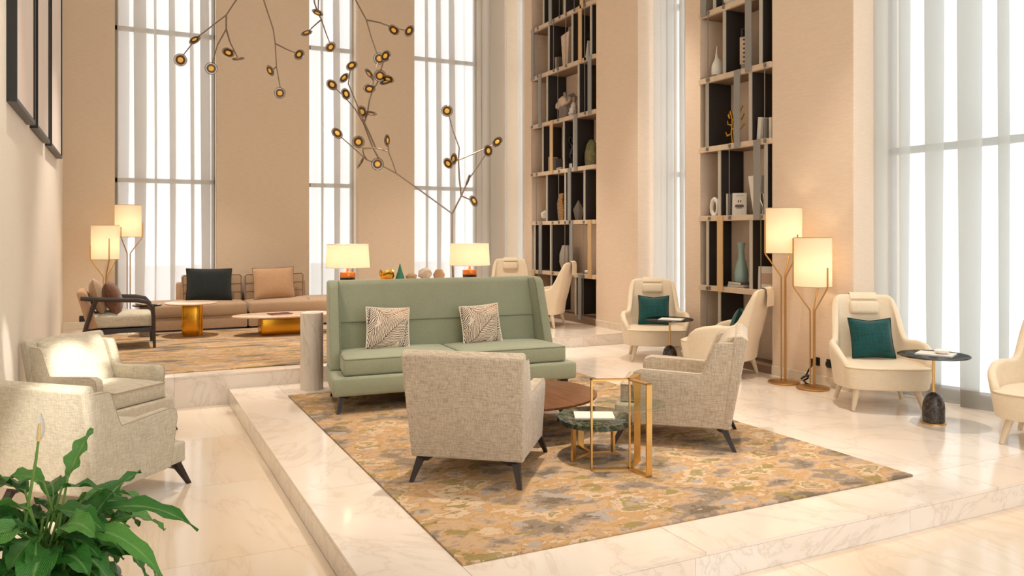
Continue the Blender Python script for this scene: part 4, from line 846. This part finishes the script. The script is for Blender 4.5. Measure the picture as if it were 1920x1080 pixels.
tag(obj('cone_vase', lathe([(0, 0), (.06, 0), (.075, .1), (.10, .28), (.125, .46), (.115, .46), (0, .1)], 18), 'white', loc=(6.82, 7.22, S2[1]), smooth=15), 'white textured cone vase behind the grey strap of the narrower bookcase', 'vase')
tag(obj('silver_goblet', lathe([(0, 0), (.04, 0), (.012, .02), (.012, .10), (.05, .16), (.055, .24), (.045, .24), (0, .14)], 18), 'silver', loc=(6.74, 7.06, S2[1])), 'silver goblet at the right of the white cone vase', 'goblet')
for i, (cv, rz, lb) in enumerate((('bookwhite', 4, 'lower'), ('bookgrey', -6, 'upper'))): book(lb + ' flat book under the teal glass vase', (6.80, 7.50, S2[0] + i * .032), (0, 0, 90 + rz), .26, .2, .032, cv)
tag(obj('glass_vase', lathe([(0, 0), (.075, .0), (.085, .06), (.08, .15), (.045, .28), (.035, .38), (.055, .48), (.05, .48), (.028, .38), (.038, .28), (.07, .15), (.0, .02)], 24), 'tealglass', loc=(6.80, 7.50, S2[0] + .064)), 'slender teal glass bottle vase standing on two flat books', 'vase')
t = thing('standing_book', 'pale book with a pictured cover leaning beside the taller floor lamp', 'book', (6.76, 7.03, S2[0])); t.rotation_euler = (0, R(8), R(36))
obj('cover', B(0, .003, -.10, .10, 0, .27), 'bookwhite', t, smooth=0); obj('pages', B(.003, .025, -.097, .097, .003, .267), 'page', t, smooth=0); obj('cover', B(.025, .028, -.10, .10, 0, .27), 'bookwhite', t, smooth=0); obj('picture', B(-.001, 0, -.07, .07, .06, .19), 'bookpink', t, smooth=0)

# ------------------------------------------------------------------ branching lights
HANG_B = [
  [(1.33, 9.53, 4.53), (1.07, 9.57, 4.09), (0.76, 9.64, 3.81), (0.60, 9.63, 3.57)],
  [(1.07, 9.57, 4.09), (1.08, 9.66, 3.95), (1.00, 9.80, 3.79), (0.95, 9.93, 3.58)],
  [(1.08, 9.66, 3.95), (1.11, 9.56, 3.78), (1.18, 9.45, 3.59)],
  [(1.53, 10.17, 4.74), (1.58, 10.20, 4.49), (1.69, 10.18, 4.14), (1.72, 10.21, 3.97), (1.74, 10.24, 3.69), (1.79, 10.26, 3.43)],
  [(1.72, 10.21, 3.97), (1.84, 10.11, 3.89), (1.95, 10.02, 3.83)],
  [(1.74, 10.24, 3.69), (1.70, 10.29, 3.65)],
  [(2.03, 9.53, 4.63), (2.07, 9.58, 4.36), (2.12, 9.62, 4.25), (2.17, 9.66, 4.19), (2.24, 9.69, 4.02), (2.29, 9.73, 3.93)],
  [(2.02, 9.09, 4.50), (2.12, 9.62, 4.25)],
  [(2.17, 9.66, 4.19), (2.06, 9.65, 4.08), (2.00, 9.62, 4.01)],
  [(2.42, 9.31, 4.62), (2.47, 9.20, 4.34), (2.56, 9.07, 4.09), (2.59, 8.97, 3.87), (2.63, 8.86, 3.65)],
  [(2.56, 9.07, 4.09), (2.69, 8.97, 4.05), (2.81, 8.88, 3.99), (2.91, 8.79, 3.95), (2.96, 8.73, 3.93)],
]
HANG_D = [
  (0.59, 9.61, 3.54, 0),
  (0.74, 9.62, 3.78, 2),
  (0.94, 9.90, 3.53, 0),
  (1.09, 9.54, 3.66, 1),
  (1.18, 9.41, 3.57, 3),
  (1.78, 10.23, 3.36, 0),
  (1.97, 9.98, 3.81, 1),
  (1.67, 10.27, 3.64, 2),
  (2.11, 9.59, 4.25, 2),
  (1.98, 9.59, 3.99, 2),
  (2.29, 9.70, 3.88, 1),
  (2.82, 8.84, 3.95, 1),
  (2.96, 8.70, 3.92, 1),
]
TREE_B = [
  [(3.44, 8.56, 1.11), (3.43, 8.56, 1.42), (3.43, 8.56, 1.83), (3.09, 8.64, 2.08), (2.82, 8.75, 2.29), (2.67, 8.79, 2.37), (2.50, 8.85, 2.44), (2.35, 8.89, 2.58), (2.23, 8.93, 2.69)],
  [(2.50, 8.85, 2.44), (2.46, 8.83, 2.50), (2.44, 8.80, 2.56)],
  [(2.44, 8.80, 2.56), (2.58, 8.76, 2.57), (2.72, 8.73, 2.53), (2.77, 8.74, 2.42), (2.82, 8.75, 2.29)],
  [(2.72, 8.73, 2.53), (2.73, 8.77, 2.64)],
  [(2.67, 8.79, 2.37), (2.59, 8.91, 2.59), (2.51, 9.02, 2.88), (2.44, 9.12, 3.05), (2.35, 9.24, 3.20), (2.26, 9.35, 3.32)],
  [(2.58, 8.76, 2.57), (2.53, 8.84, 2.74), (2.49, 8.91, 2.87), (2.42, 8.99, 3.10), (2.35, 9.08, 3.33), (2.38, 9.12, 3.49)],
  [(2.49, 8.91, 2.87), (2.54, 8.96, 2.98), (2.58, 9.01, 3.15), (2.63, 9.06, 3.27), (2.66, 9.12, 3.40), (2.71, 9.16, 3.59), (2.75, 9.22, 3.65)],
  [(2.63, 9.06, 3.27), (2.66, 8.97, 3.34), (2.67, 8.89, 3.45), (2.69, 8.80, 3.58)],
  [(2.67, 8.89, 3.45), (2.73, 8.84, 3.38)],
  [(2.66, 9.12, 3.40), (2.63, 9.16, 3.46)],
  [(3.43, 8.56, 1.83), (3.56, 8.60, 2.04), (3.67, 8.64, 2.24), (3.79, 8.67, 2.38), (3.91, 8.70, 2.54)],
  [(3.56, 8.60, 2.04), (3.66, 8.59, 2.00)],
  [(3.56, 8.60, 2.04), (3.56, 8.66, 2.25), (3.57, 8.71, 2.47), (3.60, 8.76, 2.62), (3.56, 8.85, 2.82), (3.53, 8.92, 3.02)],
  [(3.57, 8.71, 2.47), (3.78, 8.71, 2.56), (4.02, 8.70, 2.67)],
  [(3.57, 8.71, 2.47), (3.54, 8.76, 2.47)],
]
TREE_D = [
  (2.18, 8.92, 2.73, 1),
  (2.39, 8.79, 2.63, 0),
  (2.71, 8.75, 2.66, 3),
  (2.43, 8.85, 2.40, 3),
  (2.61, 8.79, 2.39, 0),
  (2.22, 9.34, 3.35, 1),
  (2.35, 9.20, 3.23, 1),
  (2.39, 9.08, 3.54, 1),
  (2.30, 9.07, 3.39, 2),
  (2.48, 8.95, 3.00, 1),
  (2.57, 8.91, 2.98, 3),
  (2.59, 9.05, 3.29, 1),
  (2.75, 9.19, 3.68, 0),
  (2.66, 8.86, 3.41, 0),
  (2.70, 8.77, 3.62, 1),
  (2.71, 8.81, 3.33, 3),
  (2.74, 8.80, 3.37, 2),
  (2.61, 9.13, 3.48, 3),
  (3.65, 8.61, 2.23, 3),
  (3.93, 8.66, 2.59, 1),
  (3.69, 8.54, 1.98, 2),
  (3.50, 8.90, 3.07, 0),
  (4.05, 8.65, 2.70, 1),
  (3.46, 8.76, 2.43, 1),
  (3.52, 8.73, 2.48, 2),
]

def disc_parts():
    a = obj('lamp_disc', lathe([(.05, -.008), (.062, -.009), (.072, 0), (.062, .009), (.05, .008), (.05, -.008)], 20), 'rim'); b = obj('lamp_ring', lathe([(.030, -.009), (.052, -.009), (.054, 0), (.052, .009), (.030, .009), (.030, -.009)], 20), 'ring'); c = obj('lamp_core', lathe([(0, -.011), (.02, -.010), (.031, -.006), (.031, .006), (.02, .010), (0, .011)], 16), 'core'); return a.data, b.data, c.data, (a, b, c)
DA, DB, DC, tmp = disc_parts()
for o in tmp: bpy.data.objects.remove(o)
def branch_light(t, org, branches, discs, seed):
    q = random.Random(seed); org = Vector(org)
    for br in branches:
        pts = [Vector(p) - org for p in br]; obj('branch', T(pts, [.010 - .004 * i / (len(pts) - 1) for i in range(len(pts))], 6), 'bronze', t)
    for x, y, z, kd in discs:
        p = Vector((x, y, z)); n = (Vector((0, 0, 1.9)) - p).normalized(); side = n.cross(Vector((0, 0, 1))).normalized(); upv = side.cross(n)
        ang = (0.12, .75, 1.1, 1.35)[kd] * q.uniform(.85, 1.1); an = q.uniform(0, 2 * math.pi); ax = (side * math.cos(an) + upv * math.sin(an))
        n = (n * math.cos(ang) + ax * math.sin(ang)).normalized()
        d0 = obj('lamp_disc', None, 'rim', t, p - org, n.to_track_quat('Z', 'Y').to_euler(), data=DA); obj('lamp_ring', None, 'ring', d0, data=DB); obj('lamp_core', None, 'core', d0, data=DC)
t = thing('branch_chandelier', 'bronze branching chandelier with amber glass discs hanging from the ceiling', 'chandelier', (1.9, 9.7, CEIL))
obj('ceiling_plate', lathe([(0, 0), (.22, 0), (.22, -.03), (0, -.03)], 32), 'bronze', t)
for br in HANG_B:
    if br[0][2] > 4.44: obj('stem', T([Vector(br[0]) - Vector((1.9, 9.7, CEIL)), (Vector(br[0]) - Vector((1.9, 9.7, CEIL))) * .5 + Vector((0, 0, .2)), (0, 0, -.03)], .010, 6), 'bronze', t)
branch_light(t, (1.9, 9.7, CEIL), HANG_B, HANG_D, 4)
t = thing('branch_floor_light', 'tree-like bronze floor light with amber glass discs rising behind the green sofa', 'floor light', (3.44, 8.56, 0))
obj('foot_plate', lathe([(0, 0), (.2, 0), (.2, .02), (0, .025)], 32), 'bronze', t); obj('stem', T([(0, 0, .02), (0, 0, 1.12)], .011, 8), 'bronze', t)
branch_light(t, (3.44, 8.56, 0), TREE_B, TREE_D, 9)

# ------------------------------------------------------------------ peace lily in the foreground
PX, PY, PZ = -.235, 3.42, .22
pl = thing('potted_plant', 'glossy green peace lily with one white flower in the left foreground', 'plant', (PX, PY, LOW))
obj('pot', lathe([(0, 0), (.16, 0), (.20, .05), (.23, .42), (.235, .45), (.215, .45), (.20, .40), (0, .40)], 36), 'pot', pl); obj('soil', lathe([(0, .39), (.208, .405), (0, .42)], 24), 'soil', pl); LIFT = .12
UP = PZ - LOW
def leaf(start, az, el, length, width, droop, mat, roll=0, q=random.Random(1), base=None):
    """blade along a drooping arc with a V-shaped midrib fold and wavy edge, plus its stalk"""
    n = 12; p = Vector(start); d = Vector((math.cos(R(az)) * math.cos(R(el)), math.sin(R(az)) * math.cos(R(el)), math.sin(R(el)))); pts = [p.copy()]; ds = [d.copy()]
    for i in range(n):
        d = (d + Vector((0, 0, -droop / n))).normalized(); p = p + d * (length / n); pts.append(p.copy()); ds.append(d.copy())
    bm = nb(); uv = bm.loops.layers.uv.new('UVMap'); rows = []; w0 = q.uniform(0, 6)
    for i, (c, dd) in enumerate(zip(pts, ds)):
        f = i / n; wd = width / 2 * (math.sin(math.pi * min(1, f ** .72)) ** .85 if 0 < f < 1 else .02); sd = dd.cross(Vector((0, 0, 1)))
        sd = sd.normalized() if sd.length > .05 else Vector((math.sin(R(az)), -math.cos(R(az)), 0)); sd = Matrix.Rotation(R(roll), 3, dd) @ sd; nr = sd.cross(dd)
        row = []
        for j, u in enumerate((-1, -.55, 0, .55, 1)):
            row.append(bm.verts.new(c + sd * (u * wd) + nr * (abs(u) ** 1.3 * wd * .32 + .011 * math.sin(w0 + f * 19 + u * 2) * abs(u))))
        rows.append(row)
    for i, (a, b) in enumerate(zip(rows, rows[1:])):
        for j in range(4):
            fc = bm.faces.new((a[j], a[j + 1], b[j + 1], b[j]))
            for lp, (uu, vv) in zip(fc.loops, ((j, i), (j + 1, i), (j + 1, i + 1), (j, i + 1))): lp[uv].uv = (vv / n - abs(uu - 2) * .22, uu / 4)
    o = obj('leaf', bm, mat, pl, smooth=70)
    b0 = Vector(base or (q.uniform(-.06, .06), q.uniform(-.06, .06), .41)); mid = (b0 + Vector(start)) / 2 + Vector((0, 0, .04))
    obj('stalk', T([b0, mid, start, pts[3]], [.006, .005, .004, .0025], 6), 'stemg', o)
    return o
# local leaf placement: right vector of the view and depth vector, so clusters spread around the pot
q = random.Random(21); F_ = Vector((.44, .898, 0)); R_ = Vector((.898, -.44, 0))
def at(r, z, f=0): v = R_ * r + F_ * f; return (v.x, v.y, z)
AZ = math.degrees(math.atan2(-.44, .898))      # azimuth of "to the right"
SPEC = [  # right, height over floor, depth, azimuth offset from right, elevation, length, width, droop
    (.05, .70, .02, 60, 66, .19, .085, .35), (-.10, .66, .0, 160, 20, .24, .085, 1.1), (.04, .67, .0, 12, 10, .22, .075, .7), (-.04, .68, .02, 175, 28, .20, .08, 1.0),
    (.16, .56, .0, 40, 58, .22, .10, .9), (.16, .57, .02, 8, 22, .40, .075, 1.1), (.12, .52, -.04, -8, 18, .42, .08, 1.35), (.10, .47, -.10, -20, 20, .30, .10, 1.6), (.20, .46, .02, -5, 0, .26, .085, 2.2),
    (.24, .44, .06, 10, -10, .22, .06, 2.2), (.16, .40, -.06, -35, -5, .24, .10, 1.6), (.06, .48, -.14, -70, 25, .26, .13, 1.5), (-.04, .55, -.12, -95, 35, .28, .14, 1.6), (-.14, .56, -.12, -100, 40, .30, .15, 1.5),
    (-.20, .60, -.02, 170, 35, .26, .12, 1.3), (-.24, .55, .0, 185, 20, .26, .11, 1.4), (-.18, .48, -.16, -110, 20, .26, .14, 1.6), (.02, .40, -.18, -80, 10, .24, .13, 1.7), (.12, .36, -.14, -50, 5, .24, .12, 1.6),
    (-.08, .42, -.20, -95, 10, .24, .14, 1.6), (-.02, .62, .05, 120, 30, .24, .10, 1.2), (.08, .60, .06, 30, 25, .24, .09, 1.2), (-.12, .63, .04, 140, 30, .24, .09, 1.1), (.0, .58, -.05, -20, 30, .28, .11, 1.3),
    (-.06, .60, -.04, 190, 30, .26, .11, 1.3), (.06, .52, .0, -10, 15, .26, .10, 1.2), (-.26, .46, -.08, 200, 10, .24, .12, 1.6), (.16, .50, .10, 40, 20, .24, .10, 1.4), (-.20, .40, -.2, -120, 5, .24, .14, 1.6), (.04, .34, -.2, -60, 0, .22, .12, 1.6)]
for i, (r_, z_, f_, a_, e_, l_, w_, d_) in enumerate(SPEC):
    leaf(at(r_, z_ + .02 + LIFT, f_), AZ + a_ + q.uniform(-8, 8), e_, l_, w_, d_, 'leaf' if i % 3 else 'leaf2', q.uniform(-25, 25), q)
for i in range(66):
    a = q.uniform(0, 360); rr = q.uniform(.03, .17); z_ = q.uniform(.44, .72)
    leaf((rr * math.cos(R(a)), rr * math.sin(R(a)), z_), a + q.uniform(-30, 30), q.uniform(5, 45), q.uniform(.18, .27), q.uniform(.075, .11), q.uniform(1.0, 1.8), 'leaf' if i % 4 else 'leaf2', q.uniform(-30, 30), q)
fl = obj('flower_stalk', T([at(-.10, .45, -.05), at(-.075, .72, -.03), at(-.045, .92, -.02), at(-.035, 1.0, -.02)], [.006, .006, .005, .004], 8), 'stemg', pl)
bm = nb(); rows = []; b0 = Vector(at(-.035, .985, -.02))
for i in range(11):
    f = i / 10; wd = .019 * math.sin(math.pi * f ** .7) ** .9 if 0 < f < 1 else .001; c = b0 + Vector((0, 0, .105 * f)) - F_ * (.02 * math.sin(f * 2.6)) * -1
    rows.append([bm.verts.new(c + R_ * (u * wd) - F_ * (abs(u) ** 1.5 * wd * .5)) for u in (-1, -.5, 0, .5, 1)])
for a, b in zip(rows, rows[1:]):
    for j in range(4): bm.faces.new((a[j], a[j + 1], b[j + 1], b[j]))
obj('spathe', bm, 'spathe', fl, smooth=70); obj('spadix', T([b0 + Vector((0, 0, .005)) - F_ * .012 + R_ * .006, b0 + Vector((0, 0, .07)) - F_ * .016 + R_ * .012], [.007, .005], 8), 'spadix', fl)
